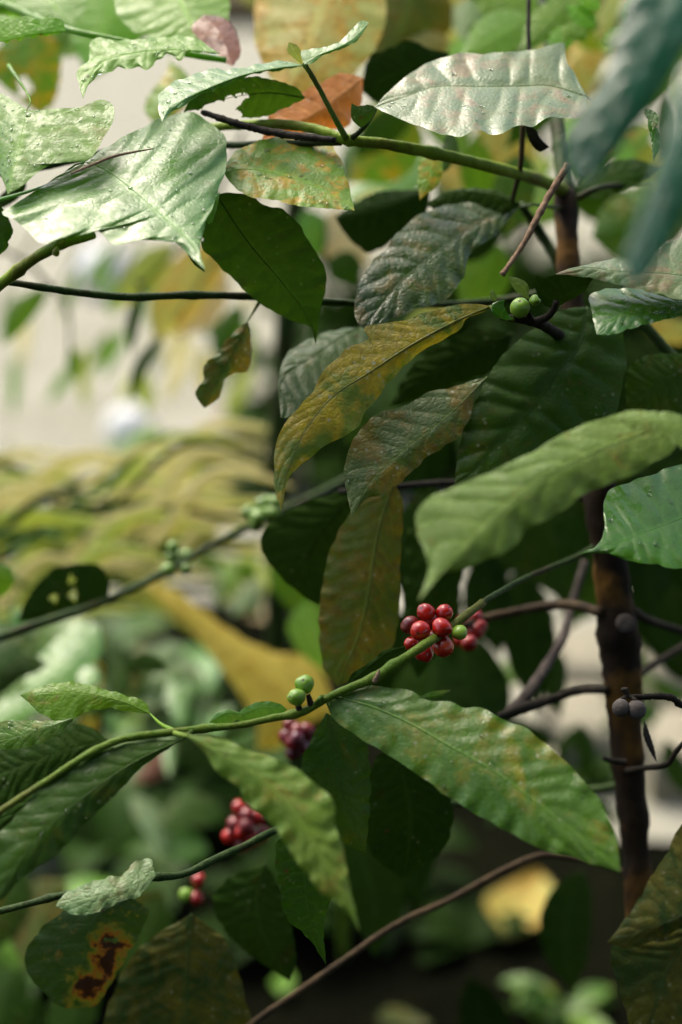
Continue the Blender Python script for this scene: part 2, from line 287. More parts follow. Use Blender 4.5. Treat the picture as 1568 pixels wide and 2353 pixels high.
# ------------------------------------------------------------------ traced leaves
NS, NT = 110, 14
def leaf(parent, mid, A, B, d, mat, gx=0., gy=0., fa=0.15, fb=0.15, nv=9, q=1.2, wave=1.8, ew=2.2, arch=-0.04,
         holes=(), burns=(), pet=None, name='leaf', label=None, ns=NS, nt=NT, lean=0.30, zz=None, petm=None, twist=0.0, drops=0):
    """one leaf: midrib, and both margins, on the measuring grid; d depth of its middle; gx, gy slope of the blade away from
    the viewer per unit to the right / downwards; fa, fb how far each half folds back; q vein relief (mm), wave ruffle (mm)"""
    mid = [tuple(p) for p in mid]
    m = spline(mid, ns); a = spline([mid[0]] + list(A) + [mid[-1]], ns); b = spline([mid[0]] + list(B) + [mid[-1]], ns)
    s = np.linspace(0, 1, ns); env = np.clip(np.sin(np.pi * s), 0, 1)
    def ruff(e, k):
        t = np.gradient(e, axis=0); t /= np.linalg.norm(t, axis=1)[:, None] + 1e-9
        nrm = np.stack([-t[:, 1], t[:, 0]], 1); ph = RS.rand(3) * 6.28
        f = np.sin(s * (nv * 6.28 * 0.9) + ph[0]) + 0.7 * np.sin(s * 31 * 1.7 + ph[1]) + 0.5 * np.sin(s * 97 + ph[2])
        szk = min(1.0, np.linalg.norm(np.diff(m, axis=0), axis=1).sum() / 330)
        return e + nrm * (f * ew * 0.6 * szk * env ** 0.5)[:, None]
    a = ruff(a, 0); b = ruff(b, 1)
    cx, cy = m[:, 0].mean(), m[:, 1].mean()
    k = d * KW
    wa = np.linalg.norm(a - m, axis=1).max(); wb = np.linalg.norm(b - m, axis=1).max()
    wref = max(wa, wb) * k
    length = np.linalg.norm(np.diff(m, axis=0), axis=1).sum() * k
    tt = np.linspace(0, 1, nt + 1)
    cols = [('B', t) for t in tt[:0:-1]] + [('A', t) for t in tt]
    XY = np.zeros((ns, len(cols), 2)); DD = np.zeros((ns, len(cols))); VN = np.zeros((ns, len(cols)))
    prof = env ** 0.7; ph = RS.rand(4) * 6.28
    warp = 0.018 * np.sin(s * 17 + ph[0]) + 0.012 * np.sin(s * 29 + ph[1]); sc_ = min(1.0, max(.12, length / 0.14)); q = q * 0.82 * sc_; wave = wave * 0.5 * sc_; lump = 0.6 + 0.4 * np.sin(s * 23 + ph[2])
    for j, (sd, t) in enumerate(cols):
        e = a if sd == 'A' else b
        xy = m * (1 - t) + e * t
        fold = (fa if sd == 'A' else fb) * wref * prof * t ** 1.15
        dep = d + (gx * (xy[:, 0] - cx) + gy * (xy[:, 1] - cy)) * k + fold + arch * length * (np.sin(np.pi * s) - 0.6)
        phase = (s + warp - lean * 0.5 * t ** 1.15 + (0.025 if sd == 'A' else -0.02)) * (nv + 1.0) + 0.15 * np.sin(3 * t + ph[3])
        fr = phase - np.floor(phase)
        pil = np.sin(np.pi * fr) ** 0.6 * (0.65 + 0.35 * np.sin(np.floor(phase) * 2.7 + ph[1]) ** 2)
        et = min(1, t / 0.22) * (1 - 0.55 * max(0, (t - 0.8) / 0.2))
        dep = dep - q * 0.001 * pil * et * env ** 0.5
        dep = dep + wave * 0.001 * t ** 2.2 * (np.sin(s * nv * 5.2 + ph[0] + (0 if sd == 'A' else 2)) + 0.6 * np.sin(s * nv * 9 + ph[1])) * env ** 0.4
        dep = dep + twist * 0.001 * (1 if sd == 'A' else -1) * t * np.sin(s * 5 + ph[2])
        w = 0.09
        vein = np.clip(1 - np.minimum(fr, 1 - fr) / w, 0, 1) * (0.75 - 0.45 * t) * (1 if t > 0.02 else 0)
        vein = np.maximum(vein, np.clip(1 - t / 0.075, 0, 1))
        XY[:, j] = xy; DD[:, j] = dep; VN[:, j] = vein
    if zz is not None: DD += np.interp(s, np.linspace(0, 1, len(zz)), zz)[:, None] * 0.001
    V = P(XY[..., 0], XY[..., 1], DD); W = len(cols)
    F = []
    hx = [(h[0], h[1], h[2], h[3] if len(h) > 3 else h[2]) for h in holes]
    for i in range(ns - 1):
        for j in range(W - 1):
            if hx:
                c = (XY[i, j] + XY[i + 1, j + 1]) / 2
                if any(((c[0] - x) / rx) ** 2 + ((c[1] - y) / ry) ** 2 < 1 + .5 * math.sin(3 * math.atan2(c[1] - y, c[0] - x) + x) + .25 * math.sin(7 * math.atan2(c[1] - y, c[0] - x) + y) for x, y, rx, ry in hx): continue
            F.append((i * W + j, i * W + j + 1, (i + 1) * W + j + 1, (i + 1) * W + j))
    V = V.reshape(-1, 3); at = {'vein': VN.reshape(-1)}
    bu = np.zeros(len(V)); xy = XY.reshape(-1, 2)
    for x, y, rx, ry in burns: bu = np.maximum(bu, 1 - np.sqrt(((xy[:, 0] - x) / rx) ** 2 + ((xy[:, 1] - y) / ry) ** 2) * 0.7)
    at['burn'] = np.clip(bu, 0, 1)
    o0 = V[W // 2].copy()
    # midrib keel + petiole as part of the blade's own mesh
    mc = V.reshape(ns, W, 3)[:, W // 2]
    vd = mc - C0; vd /= np.linalg.norm(vd, axis=1)[:, None]
    rr = 0.00075 * (1 - 0.75 * s) * (length / 0.16)
    kv, kf = tube_geom(mc[::2] + vd[::2] * rr[::2, None] * 0.45, rr[::2], 8)
    pieces = [(kv, kf)]
    if pet:
        pp = [np.array([mid[0][0], mid[0][1], 0.])]
        q0 = P(mid[0][0], mid[0][1], DD[0, W // 2])
        pts = [q0] + [P(*p) for p in pet]
        C = spline(np.array(pts)[:, [0, 2, 1]], 16)[:, [0, 2, 1]]
        pv, pf = tube_geom(C, np.linspace(rr[0] * 1.15, 0.0017, 16), 8); pieces.append((pv, pf))
    nV = len(V)
    for pv, pf in pieces:
        F += [tuple(i + nV for i in f) for f in pf]; V = np.vstack([V, pv]); nV = len(V)
        for kk in at: at[kk] = np.concatenate([at[kk], np.full(len(pv), 0.9 if kk == 'vein' else 0.)])
    nleaf = len(F)
    if drops:
        Vg = V[:ns * W].reshape(ns, W, 3); DV = []
        for _ in range(drops):
            i = RS.randint(4, ns - 5); j = RS.randint(2, W - 3); c = Vg[i, j]; r = (0.0006 + 0.0013 * RS.rand() ** 2.5) * (1 if not pet else 1)
            e1 = Vg[i + 1, j] - Vg[i - 1, j]; e2 = Vg[i, j + 1] - Vg[i, j - 1]; nn = np.cross(e1, e2); nn /= np.linalg.norm(nn) + 1e-12
            if nn @ (c - C0) > 0: nn = -nn
            e1 = e1 / (np.linalg.norm(e1) + 1e-12); e2 = np.cross(nn, e1); k0 = nV + len(DV)
            for a_ in range(4):
                th = a_ * math.pi / 7
                for b_ in range(8):
                    f_ = b_ * math.pi / 4
                    DV.append(c + r * (math.cos(th) * (e1 * math.cos(f_) * 1.25 + e2 * math.sin(f_)) + nn * (math.sin(th) * .55 + .02)))
            DV.append(c + nn * r * .56)
            for a_ in range(3):
                for b_ in range(8): F.append((k0 + a_ * 8 + b_, k0 + a_ * 8 + (b_ + 1) % 8, k0 + a_ * 8 + 8 + (b_ + 1) % 8, k0 + a_ * 8 + 8 + b_))
            for b_ in range(8): F.append((k0 + 24 + b_, k0 + 24 + (b_ + 1) % 8, k0 + 32))
        V = np.vstack([V, np.array(DV)])
        for kk in at: at[kk] = np.concatenate([at[kk], np.zeros(len(DV))])
    o = mesh_obj(name, V, F, M[mat], parent, origin=o0, attrs=at)
    if drops:
        o.data.materials.append(M['water']); mi = np.zeros(len(F), np.int32); mi[nleaf:] = 1; o.data.polygons.foreach_set('material_index', mi)
    if label: o['label'] = label
    return o

def width_leaf(parent, pts, w, d, mat, sk=0.5, **kw):
    """leaf given only by its midrib and a half width; margins follow a coffee-leaf outline"""
    m = spline(pts, 9); t = np.gradient(m, axis=0); t /= np.linalg.norm(t, axis=1)[:, None]
    nr = np.stack([-t[:, 1], t[:, 0]], 1); s = np.linspace(0, 1, 9)
    pr = np.sin(np.pi * s ** 0.85) ** 0.8 * w; pr[-2] *= 0.7
    A = [tuple(p) for p in (m + nr * pr[:, None] * (2 * sk))[1:-1]]; B = [tuple(p) for p in (m - nr * pr[:, None] * (2 - 2 * sk))[1:-1]]
    return leaf(parent, pts, A, B, d, mat, **kw)

# ------------------------------------------------------------------ fruit
def berry_geom(c, r, axis, squash=1.0, seg=20, ring=14):
    axis = np.asarray(axis, float); axis /= np.linalg.norm(axis)
    x = np.cross(axis, [0.3, 0.2, 0.9]); x /= np.linalg.norm(x); y = np.cross(axis, x)
    V, A = [], []
    for i in range(ring + 1):
        th = np.pi * i / ring
        rr = np.sin(th); zz = np.cos(th) * squash
        if th < 0.45: zz -= 0.10 * (1 - th / 0.45)          # the navel at the free end
        for j in range(seg):
            f = 2 * np.pi * j / seg
            V.append(c + r * (axis * zz + (x * math.cos(f) + y * math.sin(f)) * rr * (1 + 0.02 * math.sin(2 * f))))
            A.append(max(0, 1 - th / 0.34))
    F = []
    for i in range(ring):
        for j in range(seg):
            k = (j + 1) % seg
            F.append((i * seg + j, (i + 1) * seg + j, (i + 1) * seg + k, i * seg + k))
    return np.array(V), F, A
def berry(parent, x, y, d, r, mat, axis=None, squash=1.06, label=None, name='cherry'):
    c = P(x, y, d)
    if axis is None: axis = (RS.randn() * 0.7, -0.5 + RS.randn() * 0.4, RS.randn() * 0.7)
    V, F, A = berry_geom(c, r * KW * d, axis, squash)
    dv = (V - c) / (r * KW * d); V = c + (V - c) * (1 + .05 * np.sin(dv @ RS.randn(3) * 2 + RS.rand() * 6) + .02 * np.sin(dv @ RS.randn(3) * 6))[:, None]
    o = mesh_obj(name, V, F, M[mat], parent, origin=c, attrs={'scar': A})
    if label: o['label'] = label
    return o
EXPOSURE = 1.45
# ================================================================== the main coffee shrub
base = P(1540, 3900, 1.10); base[2] = 0.0
main = thing('coffee_shrub', tuple(base), 'tall coffee shrub with dark brown trunk at right carrying the bright red cherries', 'coffee plant')
TR = [(1300, 436, 1.112, 23), (1301, 450, 1.11, 25), (1308, 620, 1.09, 27), (1335, 850, 1.08, 31), (1372, 1080, 1.08, 35),
      (1400, 1280, 1.08, 40), (1422, 1465, 1.08, 46), (1434, 1590, 1.08, 44), (1442, 1740, 1.08, 37), (1456, 1880, 1.08, 33), (1470, 2060, 1.08, 34), (1490, 2500, 1.09, 36), (1520, 3300, 1.10, 38)]
tr = tube('trunk', TR, M['bark'], main, n=150, rough=0.10, sides=20)
tube('leader_stem', [(1240, -60, 1.22, 11), (1262, 120, 1.18, 13), (1285, 300, 1.14, 17), (1300, 440, 1.112, 21)], M['stemd'], tr, n=50, nodes=(.45, .8))
kc = P(1437, 1432, 1.062)
kv, kf, ka = berry_geom(kc, 22 * KW * 1.06, C0 - kc, 0.30)
mesh_obj('knot', kv, kf, M['grey_twig'], tr, origin=kc)

# ---- top branch
bt = tube('branch', [(1300, 440, 1.11, 17), (1240, 413, 1.07, 15), (1150, 388, 1.03, 14), (1000, 352, 1.0, 14), (880, 330, .985, 13), (795, 320, .975, 12), (720, 295, .985, 11.5), (620, 284, 1.0, 11), (480, 292, 1.03, 9)],
          M['stem2'], main, nodes=(0.38, 0.61))
tube('shoot', [(796, 318, .972, 8), (765, 262, .965, 6.5), (735, 205, .96, 6), (712, 165, .955, 6), (698, 145, .955, 5.5)], M['stem'], bt, n=30, nodes=(0.96,))
tube('shoot', [(800, 322, .975, 9), (822, 306, .97, 6), (845, 280, .97, 6), (862, 252, .98, 5)], M['stemd'], bt, n=24)
leaf(bt, [(697, 150), (640, 156), (560, 172), (480, 202), (420, 230), (388, 250), (373, 280)],
     [(650, 139), (600, 146), (550, 156), (520, 159), (480, 158), (450, 170), (400, 188), (366, 218), (364, 250)],
     [(640, 162), (590, 168), (540, 187), (500, 205), (450, 222), (425, 242), (392, 258)], .965, 'wet', gy=-1.6, drops=20, nv=10, q=1.0, fb=0.5, wave=2.2,
     label='narrow wet curled leaf seen edge on above the top branch')
leaf(bt, [(702, 224), (620, 212), (540, 222), (480, 236), (418, 264)], [(680, 200), (640, 186), (600, 177), (560, 176), (520, 186), (480, 204), (440, 228)],
     [(690, 232), (650, 250), (610, 267), (565, 270), (520, 268), (470, 264), (440, 262)], .995, 'back', gy=0.5, nv=8, holes=[(520, 250, 42, 26), (470, 262, 36, 14), (556, 222, 14, 8)], ew=3,
     label='dark backlit leaf with a bite torn from its lower margin')  # shaded half of the narrow wet leaf, its shade put into the colour
leaf(bt, [(700, 148), (728, 128), (770, 112), (806, 92), (848, 52)], [(692, 118), (722, 111), (760, 104), (790, 88), (803, 72), (833, 46)],
     [(716, 146), (745, 126), (782, 113), (822, 92)], .958, 'wet', gy=-0.8, nv=6, q=.8)
leaf(bt, [(694, 148), (684, 130), (664, 96)], [(692, 120), (684, 104)], [(676, 134), (660, 116)], .955, 'lime', nv=5, q=.4, ns=50, nt=6)
leaf(bt, [(866, 248), (835, 262), (808, 236)], [(850, 240), (822, 243)], [(852, 275), (830, 292), (808, 270)], .965, 'back', nv=5, q=.6, ns=60, nt=8)
leaf(bt, [(1350, 222), (1262, 196), (1200, 197), (1100, 198), (1000, 199), (930, 223), (860, 246)],
     [(1322, 170), (1302, 140), (1297, 99), (1235, 112), (1140, 121), (1034, 126), (950, 163), (900, 204)],
     [(1345, 262), (1300, 272), (1255, 270), (1225, 291), (1190, 288), (1160, 303), (1130, 309), (1090, 297), (1060, 313), (1025, 311), (985, 296), (945, 284), (905, 266)],
     .99, 'bronze', gy=-1.25, fa=-0.05, fb=-0.1, nv=7, q=3.2, wave=2.6, drops=40, pet=[(1385, 260, 1.02), (1330, 420, 1.08)], label='broad pale bronze leaf with strongly quilted veins at top right')
leaf(bt, [(515, 396), (560, 388), (650, 402), (730, 432), (815, 484)], [(522, 372), (545, 345), (600, 322), (655, 310), (700, 320), (738, 327), (764, 335), (785, 372), (803, 430)],
     [(530, 420), (570, 450), (630, 459), (680, 472), (745, 478)], .962, 'spot', gy=-1.1, drops=30, nv=9, q=1.4, pet=[(480, 380, 1.0), (500, 320, 1.02)], label='green leaf mottled with orange rust spots')
leaf(bt, [(1036, 120), (930, 160), (828, 208)], [(990, 112), (940, 92), (890, 112), (850, 128)], [(1000, 170), (940, 205), (880, 240)], 1.12, 'deep', gy=0.3, nv=8)
# ---- thin branch running left
b2 = tube('branch', [(1310, 660, 1.09, 10), (1150, 690, 1.10, 9), (980, 700, 1.07, 8), (815, 696, 1.03, 8), (700, 690, 1.02, 8.5), (580, 681, 1.01, 9), (430, 678, 1.0, 9), (290, 682, .99, 9), (150, 668, .98, 9), (20, 648, .97, 8), (-60, 640, .97, 8)],
          M['stemd'], main, n=80, nodes=(0.63, 0.72))
leaf(b2, [(497, 447), (570, 555), (650, 650), (712, 735), (726, 792)], [(530, 442), (570, 448), (620, 475), (655, 483), (690, 520), (720, 570), (748, 622), (746, 680), (735, 712), (731, 755)],
     [(474, 462), (472, 500), (459, 545), (472, 578), (500, 606), (540, 645), (590, 692), (622, 712), (665, 735), (700, 745), (720, 762)], .985, 'back', gx=-.1, gy=0.25, fa=0.1, fb=0.12, nv=8, q=0.8,
     pet=[(500, 420, .99), (520, 380, 1.02)], label='dark green backlit oval leaf with a hooked drip tip')
leaf(b2, [(570, 738), (540, 810), (503, 880), (470, 938)], [(577, 760), (578, 800), (571, 850), (538, 860), (515, 876), (505, 912)],
     [(535, 765), (505, 800), (490, 820), (468, 842), (467, 876), (450, 896), (450, 910)], 1.03, 'rust2', gx=.5, gy=0.2, fa=0.6, fb=0.5, nv=5, q=2, wave=5, pet=[(592, 700, 1.02), (600, 684, 1.01)], label='small shrivelled leaf hanging below the thin branch')
leaf(b2, [(1194, 474), (1130, 495), (1050, 545), (930, 640), (870, 710), (836, 756)], [(1090, 462), (1000, 478), (940, 510), (882, 575), (840, 622), (816, 690), (820, 738)],
     [(1168, 505), (1140, 540), (1082, 582), (1064, 640), (1020, 690), (960, 710), (890, 738)], 1.02, 'ribbed', gx=0.25, gy=-0.75, fa=0.1, fb=0.1, nv=9, q=2.2, wave=2.5, pet=[(1230, 470, 1.05), (1290, 480, 1.10)], label='wide dark leaf with silvery ribs left of the trunk')
leaf(b2, [(990, 430), (900, 470), (770, 500)], [(950, 435), (870, 440), (810, 470)], [(980, 490), (920, 540), (850, 580), (800, 545)], 1.12, 'deep', nv=8)
leaf(b2, [(1200, 470), (1120, 445), (1050, 440), (980, 470)], [(1150, 440), (1090, 432), (1020, 440)], [(1160, 490), (1090, 490), (1020, 490)], 1.06, 'deep', nv=7, gy=-.3)
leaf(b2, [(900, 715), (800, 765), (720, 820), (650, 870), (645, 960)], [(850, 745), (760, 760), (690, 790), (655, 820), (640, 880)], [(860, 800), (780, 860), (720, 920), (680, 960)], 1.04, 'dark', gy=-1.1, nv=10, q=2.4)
# ---- branch at the node with the green fruit
bn = tube('branch', [(1330, 800, 1.06, 13), (1285, 770, 1.0, 13), (1250, 748, .965, 12), (1222, 738, .955, 11), (1190, 733, .952, 9), (1150, 728, .95, 7)], M['dark_twig'], main, n=40, nodes=(0.65,))
tube('shoot', [(1225, 740, .955, 9), (1255, 730, .95, 9), (1272, 712, .945, 8), (1280, 692, .94, 7)], M['dark_twig'], bn, n=20)
tube('shoot', [(1222, 738, .955, 7), (1216, 722, .95, 6), (1212, 705, .95, 5)], M['dark_twig'], bn, n=14)
berry(bn, 1196, 707, .945, 22, 'green', axis=(-0.1, -0.5, 0.8), label='single green cherry on the node')
berry(bn, 1230, 690, .955, 13, 'green')
leaf(bn, [(1216, 688), (1205, 660), (1166, 634)], [(1214, 655), (1195, 640)], [(1205, 682), (1185, 668)], .955, 'fore', nv=4, q=.4, ns=50, nt=6)
leaf(bn, [(1184, 732), (1160, 735), (1132, 705), (1148, 690)], [(1168, 722), (1158, 700), (1160, 690)], [(1150, 732), (1132, 718), (1130, 700)], .945, 'gloss', nv=4, q=.5, ns=50, nt=8)
leaf(bn, [(1142, 692), (1134, 682), (1130, 664)], [(1142, 682), (1137, 670)], [(1130, 690), (1126, 676)], .95, 'fore', nv=3, q=.2, ns=30, nt=5)
leaf(bn, [(1128, 704), (1050, 737), (950, 790), (850, 855), (760, 915), (695, 1000), (655, 1100), (646, 1176)],
     [(1090, 697), (1040, 702), (1000, 710), (930, 735), (846, 748), (836, 756), (848, 776), (800, 800), (750, 846), (710, 910), (665, 960), (640, 1000), (630, 1060), (632, 1120)],
     [(1112, 716), (1072, 733), (1060, 752), (1030, 775), (980, 800), (920, 850), (870, 910), (840, 950), (810, 992), (750, 1022), (710, 1055), (672, 1086), (656, 1125)],
     .95, 'rust', gx=-.15, gy=-.55, fa=-0.15, fb=0.55, nv=12, q=1.0, drops=36, wave=2.0, arch=-0.05, pet=[(1150, 726, .95), (1190, 734, .952)], label='long orange rusted leaf arching down to the left')
leaf(bn, [(1120, 866), (1020, 965), (920, 1045), (850, 1112), (808, 1188)],
     [(1080, 876), (1034, 892), (994, 897), (949, 922), (919, 937), (874, 947), (824, 992), (799, 1042), (791, 1092), (801, 1150)],
     [(1090, 930), (1064, 992), (1029, 1022), (994, 1042), (964, 1067), (934, 1097), (884, 1132), (839, 1150)],
     .962, 'rust2', gx=-.1, gy=-.5, drops=24, fa=0.05, fb=0.25, nv=9, q=1.3, label='bronze green leaf beneath the orange one')
leaf(bn, [(1350, 705), (1329, 800), (1284, 850), (1249, 905), (1199, 965), (1134, 1035), (1094, 1080), (1046, 1112)],
     [(1290, 712), (1219, 760), (1164, 807), (1129, 852), (1104, 897), (1076, 942), (1059, 1012), (1049, 1062)],
     [(1400, 700), (1434, 767), (1439, 842), (1424, 917), (1400, 980), (1330, 1040), (1230, 1090), (1130, 1110)],
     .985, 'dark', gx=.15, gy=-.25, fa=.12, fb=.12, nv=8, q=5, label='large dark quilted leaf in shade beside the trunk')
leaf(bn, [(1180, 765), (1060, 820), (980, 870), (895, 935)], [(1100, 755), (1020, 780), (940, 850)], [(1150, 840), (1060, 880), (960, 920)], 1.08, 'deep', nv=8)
leaf(bn, [(1364, 640), (1320, 668), (1270, 690), (1228, 655)], [(1340, 632), (1290, 626), (1250, 640), (1234, 634)], [(1340, 672), (1300, 695), (1262, 706), (1240, 686)], .945, 'deep', nv=6, gy=.8, ns=70)
# ---- hanging leaves in the middle
bh = tube('branch', [(1380, 1150, 1.09, 10), (1200, 1120, 1.10, 9), (1020, 1110, 1.09, 8), (900, 1120, 1.06, 7), (780, 1130, 1.08, 6)], M['dark_twig'], main, n=40)
leaf(bh, [(905, 1105), (868, 1230), (850, 1350), (828, 1450), (776, 1578)], [(925, 1150), (925, 1220), (920, 1300), (918, 1400), (906, 1475), (870, 1530)],
     [(820, 1160), (785, 1210), (757, 1270), (744, 1330), (734, 1400), (735, 1480), (746, 1540)], 1.03, 'olive', gx=-.2, gy=.05, fa=.2, fb=.1, nv=11, q=1.8, label='olive ribbed leaf hanging behind the red cherries')
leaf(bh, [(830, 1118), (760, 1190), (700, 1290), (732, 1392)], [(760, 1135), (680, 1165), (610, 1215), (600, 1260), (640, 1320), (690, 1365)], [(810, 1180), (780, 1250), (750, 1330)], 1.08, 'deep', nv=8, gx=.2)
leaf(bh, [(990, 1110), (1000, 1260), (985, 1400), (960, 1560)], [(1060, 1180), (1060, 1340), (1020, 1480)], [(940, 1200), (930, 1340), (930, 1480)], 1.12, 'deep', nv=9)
# ---- fruiting branch
bf0 = tube('branch', [(1392, 1240, 1.08, 8), (1330, 1278, 1.07, 7), (1262, 1306, 1.05, 6.5), (1200, 1332, 1.02, 6.5), (1130, 1372, .985, 7.5), (1095, 1395, .972, 9)], M['stemd'], main, n=60, nodes=(.45,))
bf = tube('branch', [(1110, 1385, .978, 9.5), (1070, 1415, .96, 10.5), (1030, 1448, .953, 10.5), (985, 1476, .93, 11), (940, 1506, .925, 11), (880, 1546, .925, 12), (850, 1562, .925, 12), (760, 1600, .925, 8), (700, 1634, .925, 10), (620, 1652, .925, 8), (540, 1668, .92, 8), (400, 1682, .91, 9), (280, 1700, .90, 9), (200, 1735, .89, 8), (100, 1800, .88, 8), (-40, 1890, .87, 8)],
          M['stem'], main, n=140, nodes=(0.20, 0.40, 0.56, 0.76), rough=0.08)
for x, y, d, r, c, ax in [(980, 1407, .955, 21, 'red', (-.5, -.3, .5)), (1021, 1408, .957, 20.5, 'red', (.4, -.2, .6)), (944, 1437, .957, 21.5, 'red2', (-.8, -.2, .1)), (966, 1449, .938, 24, 'red', (-.25, -.9, .12)),
                          (1016, 1442, .938, 23, 'red', (.45, -.6, -.3)), (1020, 1487, .942, 24, 'scarlet', (.4, -.5, -.7)), (976, 1500, .952, 21.5, 'red', (-.2, -.4, -.8)), (946, 1478, .955, 17.5, 'red', (-.8, -.3, -.3)),
                          (997, 1470, .968, 20, 'red2', None), (990, 1430, .975, 19, 'red2', None)]:
    berry(bf, x, y, d, r, c, axis=ax)
berry(bf, 1057, 1454, .952, 17.5, 'green', axis=(.8, -.3, .1), squash=1.0, label='small green cherry beside the red ones')
berry(bf, 700, 1573, .925, 22, 'green', axis=(-.1, -.5, .7)); berry(bf, 682, 1602, .918, 21, 'green', axis=(-.6, -.5, .3))
for x, y in [(690, 1636), (716, 1622)]:
    tube('fruit_stalk', [(x, y + 4, .925, 8), (x - 4, y - 12, .924, 7), (x - 8, y - 26, .924, 5)], M['dark_twig'], bf, n=10, sides=8)
tube('stipule', [(862, 1566, .915, 7), (868, 1552, .912, 5), (872, 1538, .912, 1.5)], M['dry'], bf, n=12, sides=8)
leaf(bf, [(798, 1574), (850, 1530), (890, 1500), (936, 1484)], [(808, 1550), (850, 1522), (885, 1494)], [(820, 1572), (870, 1535), (915, 1502)], .945, 'deep', nv=5, q=.5, ns=60, nt=6)
leaf(bf, [(960, 1604), (1000, 1598), (1036, 1586)], [(985, 1592), (1015, 1586)], [(985, 1606), (1016, 1598)], .91, 'mid', nv=3, q=.2, ns=40, nt=5)
leaf(bf, [(742, 1600), (784, 1605), (859, 1626), (949, 1666), (1024, 1710), (1134, 1772), (1234, 1846), (1334, 1925), (1395, 1978), (1426, 2006)],
     [(784, 1579), (814, 1572), (849, 1573), (884, 1580), (924, 1582), (954, 1592), (984, 1609), (1034, 1613), (1064, 1624), (1094, 1625), (1134, 1640), (1174, 1660), (1214, 1676), (1244, 1700), (1279, 1730), (1327, 1778), (1379, 1840), (1404, 1890), (1420, 1940)],
     [(760, 1640), (784, 1667), (834, 1700), (884, 1730), (949, 1772), (1044, 1840), (1104, 1876), (1184, 1920), (1249, 1953), (1309, 1968), (1365, 1987), (1409, 2000)],
     .885, 'mid', gx=-.15, gy=-.55, drops=24, fa=.12, fb=.2, nv=12, q=2.2, wave=2.2, arch=-.04, pet=[(735, 1605, .915), (728, 1618, .925)], label='largest green leaf spreading below the red cherries')
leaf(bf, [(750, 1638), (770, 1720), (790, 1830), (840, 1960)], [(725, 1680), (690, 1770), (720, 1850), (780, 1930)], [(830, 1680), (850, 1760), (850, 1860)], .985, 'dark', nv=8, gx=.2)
leaf(bf, [(900, 1700), (930, 1790), (945, 1880), (930, 2020)], [(980, 1760), (1040, 1850), (1020, 1950)], [(850, 1770), (830, 1880), (860, 1970)], 1.03, 'deep', nv=9, gy=.2)
leaf(bf, [(700, 1920), (700, 2000), (712, 2110), (750, 2218)], [(640, 1930), (634, 1980), (642, 2040), (658, 2108), (712, 2160)], [(750, 1950), (770, 2030), (745, 2120)], .965, 'back', nv=9, label='dark leaf tip pointing down at bottom centre')
leaf(bf, [(432, 1690), (560, 1762), (655, 1842), (735, 1960), (795, 2070), (828, 2142)], [(500, 1694), (560, 1718), (625, 1740), (685, 1770), (740, 1814), (769, 1845), (768, 1890), (786, 1940), (805, 2040)],
     [(475, 1735), (500, 1775), (550, 1810), (562, 1842), (605, 1876), (637, 1908), (670, 1962), (700, 2000), (740, 2052), (786, 2082)], .82, 'ygreen', gx=.05, gy=-.35, fa=.25, fb=.2, nv=10, q=1.8, wave=3,
     pet=[(415, 1688, .89), (400, 1684, .91)], label='soft yellow green leaf curling down in the foreground')
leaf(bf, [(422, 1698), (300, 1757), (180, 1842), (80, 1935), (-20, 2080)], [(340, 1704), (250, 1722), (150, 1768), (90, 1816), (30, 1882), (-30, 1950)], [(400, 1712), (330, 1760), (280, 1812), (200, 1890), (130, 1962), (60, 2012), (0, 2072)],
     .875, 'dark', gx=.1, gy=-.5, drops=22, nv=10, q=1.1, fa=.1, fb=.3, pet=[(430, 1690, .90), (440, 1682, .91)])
leaf(bf, [(345, 1640), (280, 1612), (165, 1590), (46, 1597)], [(335, 1614), (280, 1595), (225, 1580), (165, 1567), (100, 1576)], [(300, 1636), (250, 1628), (200, 1636), (150, 1660), (100, 1644)], .97, 'bright', gy=-.5, nv=7, q=.6, pet=[(370, 1664, .93), (400, 1680, .91)])
leaf(bf, [(540, 1650), (600, 1625), (660, 1630)], [(560, 1628), (600, 1612), (640, 1616)], [(560, 1660), (610, 1652), (645, 1645)], .935, 'wet', nv=5, q=1, ns=60, nt=8)
leaf(bf, [(480, 1660), (520, 1638), (560, 1640)], [(495, 1642), (525, 1630)], [(500, 1664), (535, 1660)], .93, 'wet', nv=4, q=.8, ns=50, nt=7)
# ---- blurred branch with small green fruit
bb = tube('branch', [(840, 1080, 1.30, 9), (720, 1140, 1.27, 9), (660, 1168, 1.25, 9), (580, 1206, 1.25, 9), (480, 1256, 1.24, 9), (370, 1320, 1.22, 9), (230, 1386, 1.20, 10), (100, 1430, 1.18, 11), (-30, 1475, 1.16, 11)], M['stemd'], main, n=60)
for cx, cy, nn, sp in [(408, 1285, 9, 34), (612, 1172, 11, 40)]:
    for i in range(nn):
        berry(bb, cx + RS.randn() * sp * .55, cy + RS.randn() * sp * .55, 1.24 + RS.randn() * .008, 13 + RS.rand() * 5, 'greend')
leaf(bb, [(250, 1370), (165, 1375), (100, 1400), (40, 1430)], [(250, 1330), (225, 1298), (160, 1298), (118, 1310), (62, 1374)], [(200, 1395), (120, 1420)], 1.2, 'deep', nv=7, holes=[(164, 1332, 8, 9), (168, 1368, 9, 13), (124, 1375, 9, 9)], fa=0)
